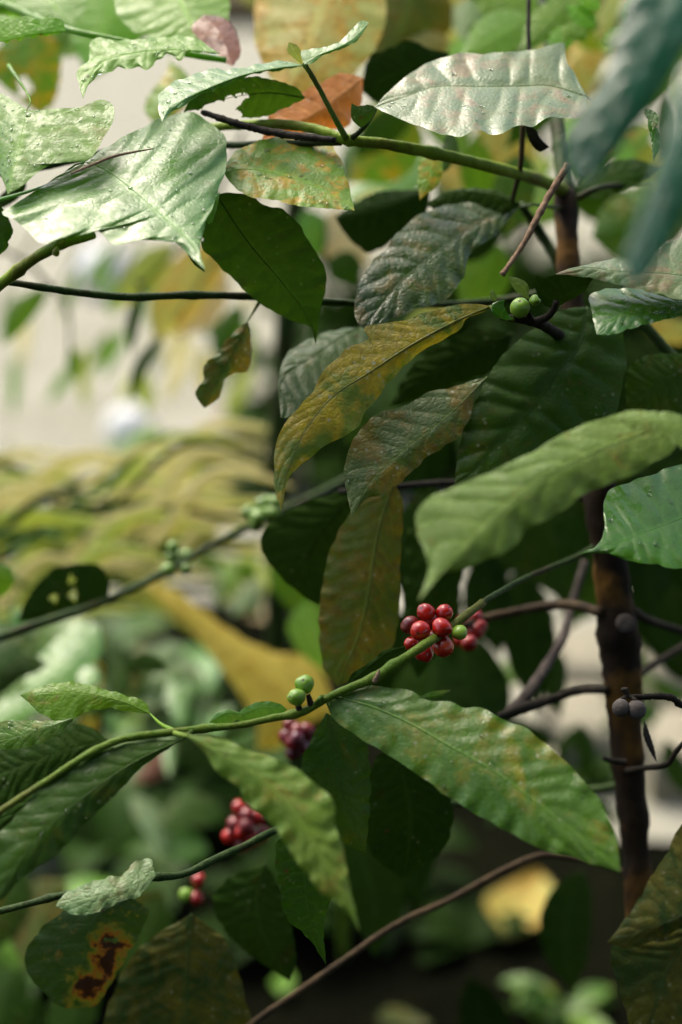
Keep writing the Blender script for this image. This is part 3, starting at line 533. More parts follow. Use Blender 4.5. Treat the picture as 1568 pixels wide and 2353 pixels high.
# ---- lowest branch
bl = tube('branch', [(1460, 1800, 1.10, 11), (1200, 1840, 1.15, 10), (900, 1850, 1.12, 9), (730, 1875, 1.06, 9), (630, 1910, 1.0, 9), (560, 1945, .98, 9), (500, 1972, .965, 9), (420, 2010, .95, 8.5), (350, 2017, .94, 8.5), (250, 2040, .935, 8), (130, 2060, .93, 8), (70, 2076, .93, 8), (-40, 2104, .93, 8)], M['stemd'], main, n=90, nodes=(0.73, .9))
leaf(bl, [(358, 2012), (300, 2038), (230, 2056), (128, 2083)], [(345, 1975), (315, 1978), (280, 2010), (240, 2018), (175, 2040), (140, 2062)], [(350, 2025), (340, 2038), (320, 2060), (280, 2070), (200, 2103), (160, 2098)], .918, 'silver', gy=-.7, nv=6, q=.7, wave=3.5, ew=4, label='crinkled silvery leaf lying across the lowest branch')
leaf(bl, [(300, 2062), (218, 2110), (195, 2210), (150, 2318)], [(170, 2085), (110, 2120), (62, 2180), (60, 2230), (90, 2270), (125, 2305)], [(340, 2090), (330, 2130), (290, 2200), (255, 2260), (220, 2310)], 1.02, 'burnt', nv=7, gy=.2,
     holes=[(262, 2160, 20, 6)], burns=[(258, 2170, 50, 44), (240, 2215, 42, 50), (205, 2270, 50, 46)], label='rounded dark leaf with brown burnt patches at bottom left')
leaf(bl, [(440, 2100), (432, 2220), (425, 2450)], [(520, 2165), (560, 2280), (575, 2400)], [(330, 2170), (270, 2260), (240, 2400)], 1.06, 'moss', nv=9, q=2.2, gy=.1)
leaf(bl, [(610, 1985), (590, 2070), (610, 2160), (665, 2255)], [(540, 2010), (490, 2060), (510, 2130), (570, 2190)], [(650, 2050), (670, 2130), (680, 2200)], 1.09, 'deep', nv=9)
for i in range(11):
    a = i * 2.4; q_ = (i / 11) ** .5; berry(bl, 566 + 44 * q_ * math.cos(a), 1900 + 62 * q_ * math.sin(a), 1.17 + .012 * q_, 18 + RS.rand() * 3, 'red' if i % 2 else 'red2')
for i in range(9):
    a = i * 2.4; q_ = (i / 9) ** .5; berry(bl, 682 + 34 * q_ * math.cos(a), 1698 + 40 * q_ * math.sin(a), 1.15 + .012 * q_, 17 + RS.rand() * 3, 'wine' if i % 3 == 0 else 'red2')
for x, y, c in [(456, 2022, 'red'), (452, 2064, 'red'), (428, 2056, 'green')]: berry(bl, x, y, 1.18, 16, c)
# ---- brown bare branches near the trunk
bk = tube('branch', [(1385, 1407, 1.07, 12), (1314, 1390, 1.10, 12), (1259, 1392, 1.12, 11), (1184, 1406, 1.13, 10), (1104, 1424, 1.12, 10), (1060, 1440, 1.1, 8)], M['twig'], main, n=40)
for x, y, r in [(1092, 1418, 18), (1092, 1450, 20), (1078, 1478, 19), (1065, 1430, 18), (1060, 1470, 17), (1105, 1440, 15)]: berry(bk, x, y, 1.115 + RS.randn() * .01, r, 'red')
b5 = tube('branch', [(1400, 1585, 1.07, 10), (1334, 1586, 1.09, 10), (1259, 1610, 1.08, 11), (1200, 1628, 1.06, 13), (1148, 1646, 1.05, 9)], M['dark_twig'], main, n=40)
tube('twig', [(1165, 1642, 1.06, 12), (1199, 1612, 1.08, 14), (1259, 1525, 1.12, 12), (1294, 1466, 1.14, 11), (1312, 1400, 1.16, 10), (1345, 1290, 1.18, 9)], M['grey_twig'], b5, n=40)
tube('branch', [(1450, 1400, 1.09, 12), (1490, 1425, 1.12, 10), (1580, 1455, 1.16, 9), (1640, 1480, 1.2, 8)], M['dark_twig'], main, n=30)
tube('branch', [(1460, 1560, 1.09, 10), (1490, 1535, 1.13, 9), (1580, 1480, 1.18, 8)], M['dark_twig'], main, n=30)
b6 = tube('branch', [(1440, 1772, 1.07, 8), (1476, 1766, 1.04, 7), (1534, 1756, 1.02, 7), (1556, 1725, 1.01, 6), (1600, 1680, 1.0, 6)], M['dark_twig'], main, n=30, nodes=(.5,))
tube('branch', [(1440, 1752, 1.05, 8), (1405, 1748, 1.05, 7), (1386, 1742, 1.05, 5)], M['dark_twig'], main, n=14)
bs = tube('branch', [(1470, 2020, 1.10, 7), (1380, 1985, 1.10, 7), (1289, 1968, 1.10, 8), (1244, 1966, 1.10, 8.5), (1159, 2000, 1.10, 8.5), (1034, 2068, 1.09, 8), (909, 2126, 1.08, 8), (784, 2212, 1.07, 8), (590, 2345, 1.06, 8), (480, 2430, 1.06, 8)], M['twig'], main, n=70)
# ---- small bits near the top of the trunk
tube('shoot', [(1216, -20, 1.06, 5), (1215, 60, 1.06, 5), (1216, 118, 1.06, 5)], M['grey_twig'], main, n=24)
tube('shoot', [(1203, 285, 1.03, 7), (1196, 385, 1.04, 6.5), (1188, 420, 1.05, 6), (1178, 460, 1.06, 5)], M['twig'], main, n=24)
tube('shoot', [(1198, 470, 1.10, 9), (1240, 530, 1.12, 11), (1280, 600, 1.12, 12), (1300, 660, 1.12, 10)], M['stemd'], main, n=24)
tube('shoot', [(1328, 455, 1.1, 9), (1372, 432, 1.1, 8), (1430, 425, 1.12, 7), (1500, 430, 1.15, 6)], M['stemd'], main, n=24)
for pts, w, d, mt in [([(1330, 450), (1420, 405), (1530, 385)], 38, 1.12, 'back'), ([(985, 330), (990, 390), (965, 460)], 28, 1.04, 'spot'), ([(1030, 300), (1036, 340), (1000, 410)], 20, 1.1, 'back'),
                      ([(1370, 60), (1330, 30), (1300, 10)], 22, 1.1, 'young'), ([(1380, 20), (1340, -10), (1310, -20)], 20, 1.1, 'young'), ([(1440, 60), (1460, 20), (1500, -20)], 24, 1.05, 'young'),
                      ([(1350, 90), (1310, 70), (1295, 100)], 20, 1.12, 'bright'), ([(1385, 100), (1420, 80), (1445, 60)], 22, 1.08, 'bright'), ([(1490, 270), (1508, 320), (1502, 372)], 11, .95, 'gloss'),
                      ([(1480, 250), (1505, 275), (1500, 300)], 12, .95, 'silver')]:
    width_leaf(main, pts, w, d, mt, gy=-.4, nv=6, ns=60, nt=8)
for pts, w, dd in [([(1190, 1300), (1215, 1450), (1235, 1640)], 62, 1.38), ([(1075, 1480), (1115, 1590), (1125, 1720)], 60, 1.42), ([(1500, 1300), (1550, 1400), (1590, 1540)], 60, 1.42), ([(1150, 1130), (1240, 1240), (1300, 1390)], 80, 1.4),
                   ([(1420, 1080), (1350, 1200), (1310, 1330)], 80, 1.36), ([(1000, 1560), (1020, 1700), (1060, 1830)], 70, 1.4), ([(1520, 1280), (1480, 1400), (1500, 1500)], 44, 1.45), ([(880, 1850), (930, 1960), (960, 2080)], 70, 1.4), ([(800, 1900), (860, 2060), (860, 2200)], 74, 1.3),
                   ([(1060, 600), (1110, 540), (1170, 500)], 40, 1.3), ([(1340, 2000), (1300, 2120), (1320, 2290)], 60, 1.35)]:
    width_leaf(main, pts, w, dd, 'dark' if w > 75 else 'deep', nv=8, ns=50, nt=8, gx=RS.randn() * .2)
# leaves deep inside the shrub, their shade put into darker leaf colours
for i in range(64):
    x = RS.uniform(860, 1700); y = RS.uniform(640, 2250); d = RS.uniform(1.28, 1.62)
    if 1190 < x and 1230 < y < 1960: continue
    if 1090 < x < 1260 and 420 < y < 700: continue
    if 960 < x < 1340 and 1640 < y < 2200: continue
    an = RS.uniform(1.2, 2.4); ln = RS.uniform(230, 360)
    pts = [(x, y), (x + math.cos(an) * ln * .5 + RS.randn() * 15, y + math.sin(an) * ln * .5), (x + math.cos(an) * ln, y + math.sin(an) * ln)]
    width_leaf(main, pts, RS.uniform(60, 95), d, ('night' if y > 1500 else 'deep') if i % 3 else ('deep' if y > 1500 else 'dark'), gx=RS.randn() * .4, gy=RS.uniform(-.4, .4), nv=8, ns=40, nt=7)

# ================================================================== coffee shrub at the left
lb = G(-900, 2000)[0] if False else np.array([-0.62, 0.95, 0.0])
left = thing('coffee_shrub', tuple(lb), 'coffee shrub at top left with wet pale green sunlit leaves', 'coffee plant')
tube('trunk', [(-420, 200, 1.2, 22), (-460, 900, 1.15, 26), (-520, 2200, 1.1, 30), (-560, 3700, 1.08, 34)], M['bark'], left, n=60)
ls = tube('branch', [(-470, 1080, 1.14, 16), (-200, 800, 1.02, 14), (-60, 700, .98, 14), (5, 650, .95, 13), (75, 596, .93, 13), (128, 566, .92, 13), (170, 552, .92, 11), (215, 540, .93, 9)], M['stem2'], left, n=70, nodes=(.78,))
for x, y in [(112, 552), (140, 554), (128, 582)]: tube('bud', [(x, y, .915, 9), (x + 2, y - 8, .912, 7), (x + 3, y - 15, .912, 2)], M['lime'], ls, n=8, sides=8)
leaf(ls, [(195, 372), (235, 386), (282, 417), (375, 497), (448, 566), (472, 622)],
     [(150, 395), (110, 418), (70, 447), (5, 487), (32, 503), (60, 530), (100, 557), (150, 550), (215, 528), (265, 560), (330, 551), (400, 557), (440, 590)],
     [(240, 340), (285, 314), (330, 290), (415, 258), (460, 266), (500, 295), (522, 332), (515, 400), (490, 470), (468, 530), (458, 570)],
     .915, 'wet', gx=.05, gy=-1.25, fa=.06, fb=.06, nv=9, q=3.6, drops=60, wave=3, arch=-.05, lean=.22, pet=[(170, 380, .95), (120, 420, .96), (-40, 470, 1.0)], label='big wet pale leaf reflecting the sky at left')
leaf(ls, [(62, 252), (42, 340), (24, 420), (18, 446)], [(95, 252), (130, 249), (190, 244), (232, 228), (261, 243), (258, 282), (235, 322), (200, 370), (150, 365), (100, 386), (52, 426)],
     [(28, 228), (-15, 212), (-30, 300), (-8, 372), (6, 412)], .935, 'dew', gx=-.1, gy=-1.0, drops=60, fa=.05, fb=.3, nv=8, q=1.8, pet=[(70, 230, .97), (20, 150, 1.02)], label='green leaf folded down its middle and freckled with pale dots')
leaf(ls, [(506, 440), (490, 480), (478, 515)], [(495, 450), (472, 490)], [(500, 470), (488, 510)], .93, 'wet', nv=3, ns=40, nt=5)
leaf(ls, [(0, 470), (-40, 500), (20, 560), (-20, 600)], [(20, 500), (28, 540)], [(-40, 540), (-30, 580)], .98, 'back', nv=4, ns=40, nt=5)
lt = tube('branch', [(-440, 420, 1.2, 16), (-150, 410, 1.08, 12), (90, 384, 1.03, 9), (190, 362, 1.03, 9), (300, 338, 1.04, 8.5), (420, 335, 1.05, 8.5), (525, 333, 1.03, 8.5), (640, 330, 1.0, 8), (784, 326, .98, 8)], M['stemd'], left, n=70, nodes=(.4,))
lu = tube('branch', [(-440, 100, 1.2, 14), (-150, 20, 1.15, 12), (0, 10, 1.1, 10), (75, 38, 1.07, 9), (160, 68, 1.03, 8), (260, 90, 1.02, 8), (400, 118, 1.02, 8), (520, 138, 1.03, 7)], M['pale'], left, n=60)
leaf(lu, [(505, 122), (420, 114), (300, 122), (225, 150), (190, 226)], [(440, 85), (350, 86), (280, 92), (216, 88), (204, 110), (206, 135), (178, 160), (182, 196)],
     [(480, 122), (440, 118), (412, 136), (380, 124), (345, 155), (280, 156), (222, 176), (200, 200)], .99, 'pale', gy=-1.2, drops=24, fa=.1, fb=.2, nv=9, q=1.6, wave=3.5, ew=4, label='pale ruffled leaf with drip tip at top left')
leaf(lu, [(380, -80), (420, 10), (470, 112)], [(290, -60), (264, 5), (278, 45), (310, 72), (345, 86), (420, 104)], [(470, -70), (522, -20), (525, 45), (505, 90)], 1.09, 'pale', gy=-.8, nv=9, q=2)
leaf(lu, [(152, 70), (75, 78), (0, 95), (-80, 110)], [(142, 46), (115, 38), (90, 44), (62, 36), (35, 48), (0, 44), (-50, 52)], [(130, 78), (75, 84), (0, 98)], .995, 'young', gy=-.3, nv=8, q=1, ew=5)
leaf(lu, [(168, 62), (130, 20), (85, -50)], [(90, 40), (40, 10), (30, -30)], [(192, 30), (196, -20), (160, -60)], 1.14, 'pale', gy=-.8, nv=8)
leaf(lu, [(-80, -20), (0, 16), (75, 40)], [(-40, -10), (30, 16)], [(-40, 20), (20, 36)], 1.1, 'young', ns=40, nt=6)
leaf(lu, [(280, -60), (240, 60), (215, 180)], [(200, -40), (160, 60), (190, 150)], [(330, -20), (330, 80), (260, 150)], 1.35, 'young', gy=-.4, nv=8, q=1)
leaf(lu, [(75, 50), (88, 150), (92, 262)], [(10, 95), (-30, 150), (40, 225)], [(132, 98), (140, 160), (124, 235)], 1.28, 'spot', nv=8, q=1, holes=[(58, 200, 16, 24)])
leaf(lu, [(390, 140), (410, 210), (350, 280)], [(430, 170), (435, 230), (395, 270)], [(380, 170), (345, 215), (332, 250)], 1.18, 'spot', nv=6, gy=-.6)
leaf(lt, [(50, 395), (40, 430), (10, 470), (-30, 490)], [(60, 430), (30, 465)], [(20, 430), (-10, 460)], 1.05, 'deep', ns=40, nt=6)
leaf(lt, [(420, 545), (440, 580), (472, 626)], [(450, 560), (462, 600)], [(425, 570), (445, 606)], .95, 'back', ns=40, nt=6)
# lower left leaves of the same shrub
l3 = tube('branch', [(-510, 1900, 1.12, 14), (-250, 1780, 1.02, 10), (-60, 1720, .97, 9), (60, 1690, .97, 8), (165, 1652, .98, 7)], M['stem'], left, n=40)
leaf(l3, [(170, 1650), (70, 1684), (-40, 1712)], [(130, 1656), (60, 1656), (0, 1658), (-30, 1680)], [(130, 1690), (60, 1718), (0, 1722)], .95, 'mid', gy=-.45, nv=6, q=.8, drops=16)
leaf(l3, [(250, 1700), (120, 1735), (-60, 1800)], [(200, 1668), (140, 1664), (0, 1715), (-40, 1740)], [(200, 1740), (140, 1780), (0, 1850)], 1.02, 'deep', gy=-.4, nv=9, q=2)
leaf(l3, [(260, 1718), (140, 1790), (60, 1850), (-30, 1930)], [(200, 1730), (100, 1795), (20, 1850)], [(190, 1765), (110, 1820), (40, 1880)], .90, 'deep', nv=8, fa=.6, fb=.4)
leaf(l3, [(-60, 1290), (0, 1320), (36, 1330)], [(-20, 1295), (20, 1302)], [(-20, 1380), (20, 1360)], 1.2, 'bright', nv=5, ns=50, nt=6)
leaf(l3, [(230, 1440), (150, 1530), (60, 1600)], [(180, 1430), (120, 1480), (60, 1550)], [(230, 1500), (180, 1570), (110, 1600)], 1.4, 'wet', gy=-.8, nv=7)
for i in range(8):
    x = RS.uniform(-40, 200); y = RS.uniform(1450, 1700)
    width_leaf(l3, [(x, y), (x - 80, y + 40 + RS.randn() * 20), (x - 180, y + 110)], RS.uniform(30, 50), RS.uniform(1.25, 1.5), ['dark', 'mid', 'deep', 'wet'][i % 4], gy=-.7, ns=40, nt=7)
for i in range(9):
    x = RS.uniform(0, 420); y = RS.uniform(1980, 2330)
    width_leaf(l3, [(x, y), (x - 50, y + 90 + RS.randn() * 20), (x - 90, y + 220)], RS.uniform(50, 70), RS.uniform(1.25, 1.5), ['deep', 'dark', 'olive'][i % 3], gy=RS.uniform(-.5, .2), ns=40, nt=7)

# ================================================================== neighbour at the right
rb = np.array([0.52, 0.86, 0.0])
right = thing('coffee_shrub', tuple(rb), 'coffee shrub at the right edge with pale arching and glossy ribbed leaves', 'coffee plant')
tube('trunk', [(2250, 300, .95, 20), (2260, 1100, .95, 26), (2300, 2400, .93, 30), (2350, 4000, .92, 34)], M['bark'], right, n=50)
r1 = tube('branch', [(2260, 1100, .95, 14), (1950, 1000, .90, 11), (1700, 960, .86, 9), (1600, 965, .84, 8), (1520, 975, .835, 7)], M['stem'], right, n=40)
leaf(r1, [(1535, 978), (1440, 1008), (1349, 1045), (1234, 1105), (1144, 1180), (1064, 1262), (1000, 1335), (962, 1382)],
     [(1480, 955), (1434, 946), (1384, 962), (1334, 977), (1284, 1002), (1234, 1032), (1184, 1057), (1109, 1092), (1034, 1122), (989, 1142), (956, 1180), (960, 1230), (974, 1262), (985, 1310)],
     [(1558, 1005), (1540, 1042), (1484, 1073), (1454, 1092), (1384, 1117), (1334, 1143), (1259, 1195), (1212, 1210), (1194, 1245), (1134, 1280), (1064, 1305), (1009, 1322), (985, 1350)],
     .815, 'fore', gx=.1, gy=-.65, fa=.1, fb=.25, nv=9, q=1.4, wave=2.2, arch=-.05, label='pale green leaf arching across the front at right')
leaf(r1, [(1600, 990), (1520, 968), (1420, 960)], [(1560, 952), (1500, 945), (1440, 944)], [(1580, 1030), (1520, 1005), (1450, 985)], .83, 'fore', gy=-.6, nv=7, q=.7)
r2 = tube('branch', [(2260, 1300, .95, 14), (1900, 1200, .94, 10), (1700, 1160, .93, 8), (1640, 1155, .925, 7)], M['stem'], right, n=30)
leaf(r2, [(1650, 1150), (1568, 1190), (1459, 1232), (1384, 1262), (1328, 1273)], [(1640, 1080), (1600, 1064), (1564, 1066), (1494, 1092), (1434, 1112), (1394, 1134), (1388, 1185), (1387, 1230), (1368, 1256)],
     [(1660, 1260), (1620, 1300), (1568, 1308), (1499, 1296), (1449, 1290), (1409, 1276), (1372, 1271)], .925, 'gloss', gx=.1, gy=-1.0, drops=40, fa=-.02, fb=.15, nv=9, q=2.2, label='glossy dark green ribbed leaf with pointed tip at right edge')
r3 = tube('branch', [(2250, 600, .95, 12), (1900, 640, .94, 9), (1700, 660, .93, 8), (1610, 668, .925, 7)], M['stem'], right, n=30)
leaf(r3, [(1620, 640), (1530, 628), (1430, 624), (1340, 614), (1276, 630)], [(1590, 545), (1520, 565), (1430, 588), (1350, 607), (1305, 618)], [(1600, 690), (1500, 672), (1430, 657), (1370, 641), (1325, 634)], .93, 'bronze', gy=-.9, nv=8, q=1.5, label='rust tinged leaf above the glossy one')
leaf(r3, [(1620, 690), (1500, 702), (1420, 725), (1372, 768)], [(1568, 672), (1510, 666), (1420, 662), (1358, 676), (1362, 725)], [(1590, 720), (1545, 730), (1460, 752), (1400, 770)], .93, 'gloss', gy=-1.1, drops=30, nv=7, q=2, wave=3)
leaf(r3, [(1600, 820), (1520, 880), (1440, 930)], [(1560, 812), (1480, 818), (1440, 850)], [(1600, 920), (1540, 960), (1480, 960)], 1.03, 'dark', nv=8)
tube('shoot', [(1470, 730, 1.05, 10), (1520, 790, 1.05, 12), (1600, 880, 1.05, 12)], M['stemd'], right, n=20)
r4 = tube('branch', [(2300, 2300, .93, 14), (1950, 2100, .91, 10), (1720, 1990, .90, 8), (1640, 1960, .89, 7)], M['stem'], right, n=30)
leaf(r4, [(1650, 1960), (1568, 2100), (1480, 2135), (1397, 2166)], [(1610, 1890), (1566, 1896), (1534, 1960), (1500, 2010), (1464, 2075), (1428, 2125)], [(1660, 2080), (1600, 2120), (1500, 2162), (1440, 2180)], .885, 'moss', gy=-.25, nv=9, q=1.8, fa=.1)
leaf(r4, [(1640, 2100), (1550, 2200), (1500, 2330), (1480, 2460)], [(1520, 2140), (1440, 2165), (1404, 2180), (1412, 2235), (1430, 2300), (1450, 2360)], [(1680, 2200), (1660, 2330), (1600, 2420)], .90, 'moss', nv=9, q=2.2, fa=.1, label='big mossy mottled leaf filling the bottom right corner')
leaf(r4, [(1482, 1655), (1490, 1700), (1510, 1752)], [(1492, 1680), (1506, 1725)], [(1480, 1690), (1496, 1730)], 1.0, 'black', ns=30, nt=4)

# ================================================================== out-of-focus leaves right in front of the lens
fb_ = np.array([0.45, 0.45, 0.0])
fore = thing('coffee_shrub', tuple(fb_), 'coffee shrub close to the viewer with bluish blurred leaves drooping in the top right corner', 'coffee plant')
tube('trunk', [(2400, -300, .58, 30), (2420, 1200, .58, 40), (2440, 3000, .57, 46), (2440, 5600, .56, 50)], M['bark'], fore, n=50)
f1 = tube('branch', [(2410, -250, .58, 24), (2000, -260, .56, 18), (1700, -200, .54, 14), (1570, -110, .53, 12)], M['stem'], fore, n=30)
leaf(f1, [(1575, -120), (1500, 80), (1415, 250), (1325, 425)], [(1470, -60), (1420, 60), (1385, 170), (1320, 270), (1296, 350)], [(1640, -20), (1580, 110), (1510, 230), (1420, 350), (1370, 410)], .63, 'blue', gx=-.2, gy=-.40, nv=6, q=3.2, wave=1, ew=1, fa=.1, fb=.2, label='bluish blurred leaf sloping across the top right corner')
leaf(f1, [(1640, 80), (1560, 300), (1500, 480), (1446, 664)], [(1565, 170), (1525, 330), (1478, 480), (1436, 590)], [(1680, 250), (1610, 420), (1550, 550), (1490, 640)], .60, 'blue', gx=-.3, gy=-.36, nv=6, q=3.2, wave=1, ew=1, label='bluish blurred leaf hanging down the right edge')
leaf(f1, [(1600, 380), (1520, 450), (1440, 510), (1360, 545)], [(1540, 400), (1460, 430), (1390, 470)], [(1580, 520), (1510, 580), (1430, 600)], .74, 'mid', gx=-.2, nv=8, label='saturated green blurred leaf behind the hanging bluish one')

# ================================================================== loose dead things resting in the branches
def loose(o, label, cat, group=None): return tag(o, label, cat, group)
def solo_leaf(name, label, cat, *a, **k):
    o = leaf(None, *a, name=name, **k); return tag(o, label, cat)
solo_leaf('dead_leaf', 'small brown and silvery dead leaf caught among the pale leaves at the top', 'dead leaf', [(468, 34), (505, 75), (535, 152)], [(500, 36), (528, 50), (550, 92), (552, 126)], [(440, 62), (458, 90), (498, 122), (520, 145)], 1.06, 'brown', gy=-.9, nv=4, q=.3, fa=.3, wave=.6)
solo_leaf('dead_leaf', 'folded orange brown dead leaf lying on the top branch', 'dead leaf', [(834, 178), (784, 216), (700, 274), (602, 322)], [(785, 167), (745, 186), (700, 208), (640, 242), (617, 268)], [(832, 232), (815, 262), (795, 292), (720, 300), (640, 312)], 1.04, 'orange', gy=-.7, nv=6, q=.8, fa=-.2, fb=.9)
solo_leaf('dead_leaf', 'black shrivelled dead leaf dangling near the top of the trunk', 'dead leaf', [(1208, 285), (1228, 320), (1264, 338)], [(1230, 296), (1244, 318)], [(1216, 322), (1240, 348)], 1.0, 'black', ns=40, nt=6, q=2)
t = tube('dry_twig', [(1306, 380, .93, 8.5), (1262, 450, .925, 8), (1235, 500, .92, 7.5), (1200, 565, .915, 6), (1155, 631, .91, 6)], M['dry'], None, n=50, nodes=(.0, .43, .99), rough=.14)
tag(t, 'bare reddish brown dry twig hanging aslant before the trunk', 'twig')
t = tube('dry_twig', [(465, 257, 1.0, 6), (540, 282, .985, 8.5), (620, 302, .975, 9), (700, 314, .965, 9), (770, 322, .955, 7)], M['dark_twig'], None, n=50, rough=.14)
tag(t, 'dark bare stick lying along the top green branch', 'twig')
t = tube('dry_sliver', [(162, 399, .905, 2.5), (215, 377, .912, 3.5), (265, 358, .922, 3.5), (352, 341, .935, 1.5)], M['dry'], None, n=30, sides=8)
tag(t, 'thin tan dry sliver lying on the big wet leaf', 'dry sliver')
dt = tube('dry_twig', [(1640, 1650, .96, 7), (1568, 1622, .955, 7), (1540, 1602, .95, 8), (1454, 1602, .945, 6), (1444, 1598, .945, 6), (1434, 1580, .945, 7)], M['dark_twig'], None, n=50, nodes=(.38, .98), rough=.16)
tag(dt, 'thin black twig bearing two grey dried cherries at right', 'twig')
for x, y, r, c in [(1427, 1627, 20, -1), (1464, 1631, 21, 1)]:
    berry(dt, x, y, .94, r, 'driedf', axis=(.3 * c, -.3, -.9), squash=1.1)
    tube('fruit_stalk', [(1442, 1596, .945, 6), ((1442 + x) / 2, 1604, .943, 5), (x, y - 20, .94, 5)], M['dark_twig'], dt, n=8, sides=8)

# ================================================================== yellowing shrubs behind
def back_shrub(loc, label, traced, tg=None, mat_t='bark'):
    o = thing('coffee_shrub', loc, label, 'coffee plant', tg)
    return o
yb = back_shrub(tuple(G(720, 1150)[:3]), 'yellowing coffee shrub behind the top branch with big amber leaves', None)
tube('trunk', [(700, -300, 1.55, 20), (690, 300, 1.6, 22), (660, 720, 1.66, 26), (650, 900, 1.7, 28), (640, 1060, 1.75, 30), (640, 1500, 1.85, 30)], M['stemd'], yb, n=50)
for mid, w, d, mt, kw in [
    ([(800, -150), (740, 20), (640, 250)], 150, 1.16, 'yellow', dict(gy=-.5)), ([(960, -80), (930, 40), (880, 160)], 110, 1.35, 'olive', {}), ([(1050, -60), (980, 60), (900, 130)], 70, 1.45, 'yellow', {}),
    ([(1380, 60), (1240, 20), (1040, -40)], 70, 1.25, 'bright', dict(gy=-.4)), ([(1220, 40), (1130, 85), (1060, 128)], 52, 1.22, 'pale', dict(gy=-.4)), ([(1040, 95), (960, 110), (880, 100)], 40, 1.35, 'yellow', {}), ([(1310, 0), (1250, 55), (1195, 118)], 36, 1.16, 'bright', dict(gy=-.5)), ([(1330, 70), (1290, 90), (1262, 130)], 26, 1.15, 'young', dict(gy=-.4)),
    ([(1420, 120), (1360, 200), (1290, 270)], 70, 1.4, 'yellow', {}), ([(960, 270), (900, 340), (800, 420)], 70, 1.4, 'spot', {}), ([(1200, 290), (1150, 370), (1060, 420)], 70, 1.45, 'yellow', {}),
    ([(1000, 380), (880, 420), (780, 470)], 50, 1.45, 'wet', dict(gy=-.7)), ([(760, 480), (800, 560), (850, 610)], 60, 1.5, 'cream', {}), ([(1100, 300), (1110, 380), (1080, 450)], 50, 1.5, 'bright', {}),
    ([(1150, 560), (1110, 640), (1060, 720)], 60, 1.35, 'bright', {}), ([(1020, 700), (990, 730), (920, 760)], 30, 1.3, 'lime', {}), ([(400, 560), (320, 640), (260, 720)], 36, 1.65, 'lime', {}), ([(520, 560), (430, 650), (350, 800)], 60, 1.7, 'yellow', {}),
    ([(480, 580), (470, 680), (400, 780)], 55, 1.75, 'cream', {}), ([(330, 660), (305, 740), (300, 820)], 16, 1.6, 'back', {}), ([(375, 770), (320, 850), (298, 930)], 16, 1.6, 'back', {}), ([(110, 660), (50, 720), (0, 800)], 26, 1.6, 'bright', {}),
    ([(560, 700), (520, 760), (490, 830)], 26, 1.6, 'mid', {}), ([(160, 800), (170, 840), (160, 880)], 16, 1.7, 'bright', {}), ([(760, 590), (800, 620), (830, 650)], 40, 1.45, 'back', {}), ([(940, -60), (980, 40), (1000, 140)], 60, 1.6, 'lime', {}), ([(860, 330), (920, 380), (1000, 400)], 46, 1.55, 'lime', {}), ([(1120, 300), (1180, 340), (1230, 400)], 50, 1.6, 'lime', {}),
    ([(1330, 130), (1380, 190), (1420, 280)], 60, 1.6, 'lime', {}), ([(1290, 60), (1280, 120), (1270, 190)], 30, 1.3, 'yellow', {}), ([(1330, 300), (1350, 360), (1340, 430)], 40, 1.5, 'bright', {}), ([(1480, 740), (1540, 760), (1620, 770)], 30, 1.4, 'yellow', {}), ([(1100, 150), (1050, 220), (960, 280)], 60, 1.55, 'yellow', {}), ([(700, 480), (720, 540), (700, 600)], 40, 1.5, 'wet', {})]:
    width_leaf(yb, mid, w, d, mt, ns=60, nt=9, nv=8, **kw)

# ================================================================== strap-leaved plants on the ground
def strap(parent, pts, w, d, mat, dz=0.0):
    m = spline(pts, 40); t = np.gradient(m, axis=0); t /= np.linalg.norm(t, axis=1)[:, None]; nr = np.stack([-t[:, 1], t[:, 0]], 1)
    s = np.linspace(0, 1, 40); pr = w * np.clip(np.minimum(1, (s + .05) / .25) * np.minimum(1, (1.0 - s) / .5), 0, 1) ** .7
    V = []
    for j, tt in enumerate((-1, -.5, 0, .5, 1)):
        xy = m + nr * (pr * tt)[:, None]; dd = d + dz * s - (1 - abs(tt)) * w * KW * d * .5
        V.append(P(xy[:, 0], xy[:, 1], dd))
    V = np.stack(V, 1).reshape(-1, 3); F = [(i * 5 + j, i * 5 + j + 1, i * 5 + 6 + j, i * 5 + 5 + j) for i in range(39) for j in range(4)]
    return mesh_obj('blade', V, F, M[mat], parent, origin=V[2])
sg = thing('strap_leaf_plant', tuple(G(40, 1420)), 'clump of arching yellow and green strap leaves on the ground at left', 'plant')
ST = ['strap2', 'strap1', 'strap1', 'strap3', 'strap2', 'bright', 'strap1', 'strap3', 'lime', 'strap2']
sg2 = thing('strap_leaf_plant', tuple(G(330, 1330)), 'second clump of narrow pale strap leaves further right behind the blurred branch', 'plant')
for i in range(120):
    pl, xc, yc = ((sg, 0, 1300), (sg2, 280, 1270))[i % 2]
    x0 = xc + RS.uniform(-150, 100); y0 = yc + RS.uniform(-150, 120)
    an = RS.uniform(-.80, -.02); ln = RS.uniform(240, 480)
    x1, y1 = x0 + math.cos(an) * ln * .45, y0 + math.sin(an) * ln * .62
    x2, y2 = x0 + math.cos(an) * ln, y0 + math.sin(an) * ln * .62 + RS.uniform(0, 50)
    if y2 < 965: continue
    strap(pl, [(x0, y0), (x1, max(y1, 970)), (x2, y2)], RS.uniform(7, 17), RS.uniform(1.5, 2.0), ['strap1', 'strap2', 'strap1', 'deep', 'strap1', 'deep', 'strap2', 'mid'][RS.randint(8)])
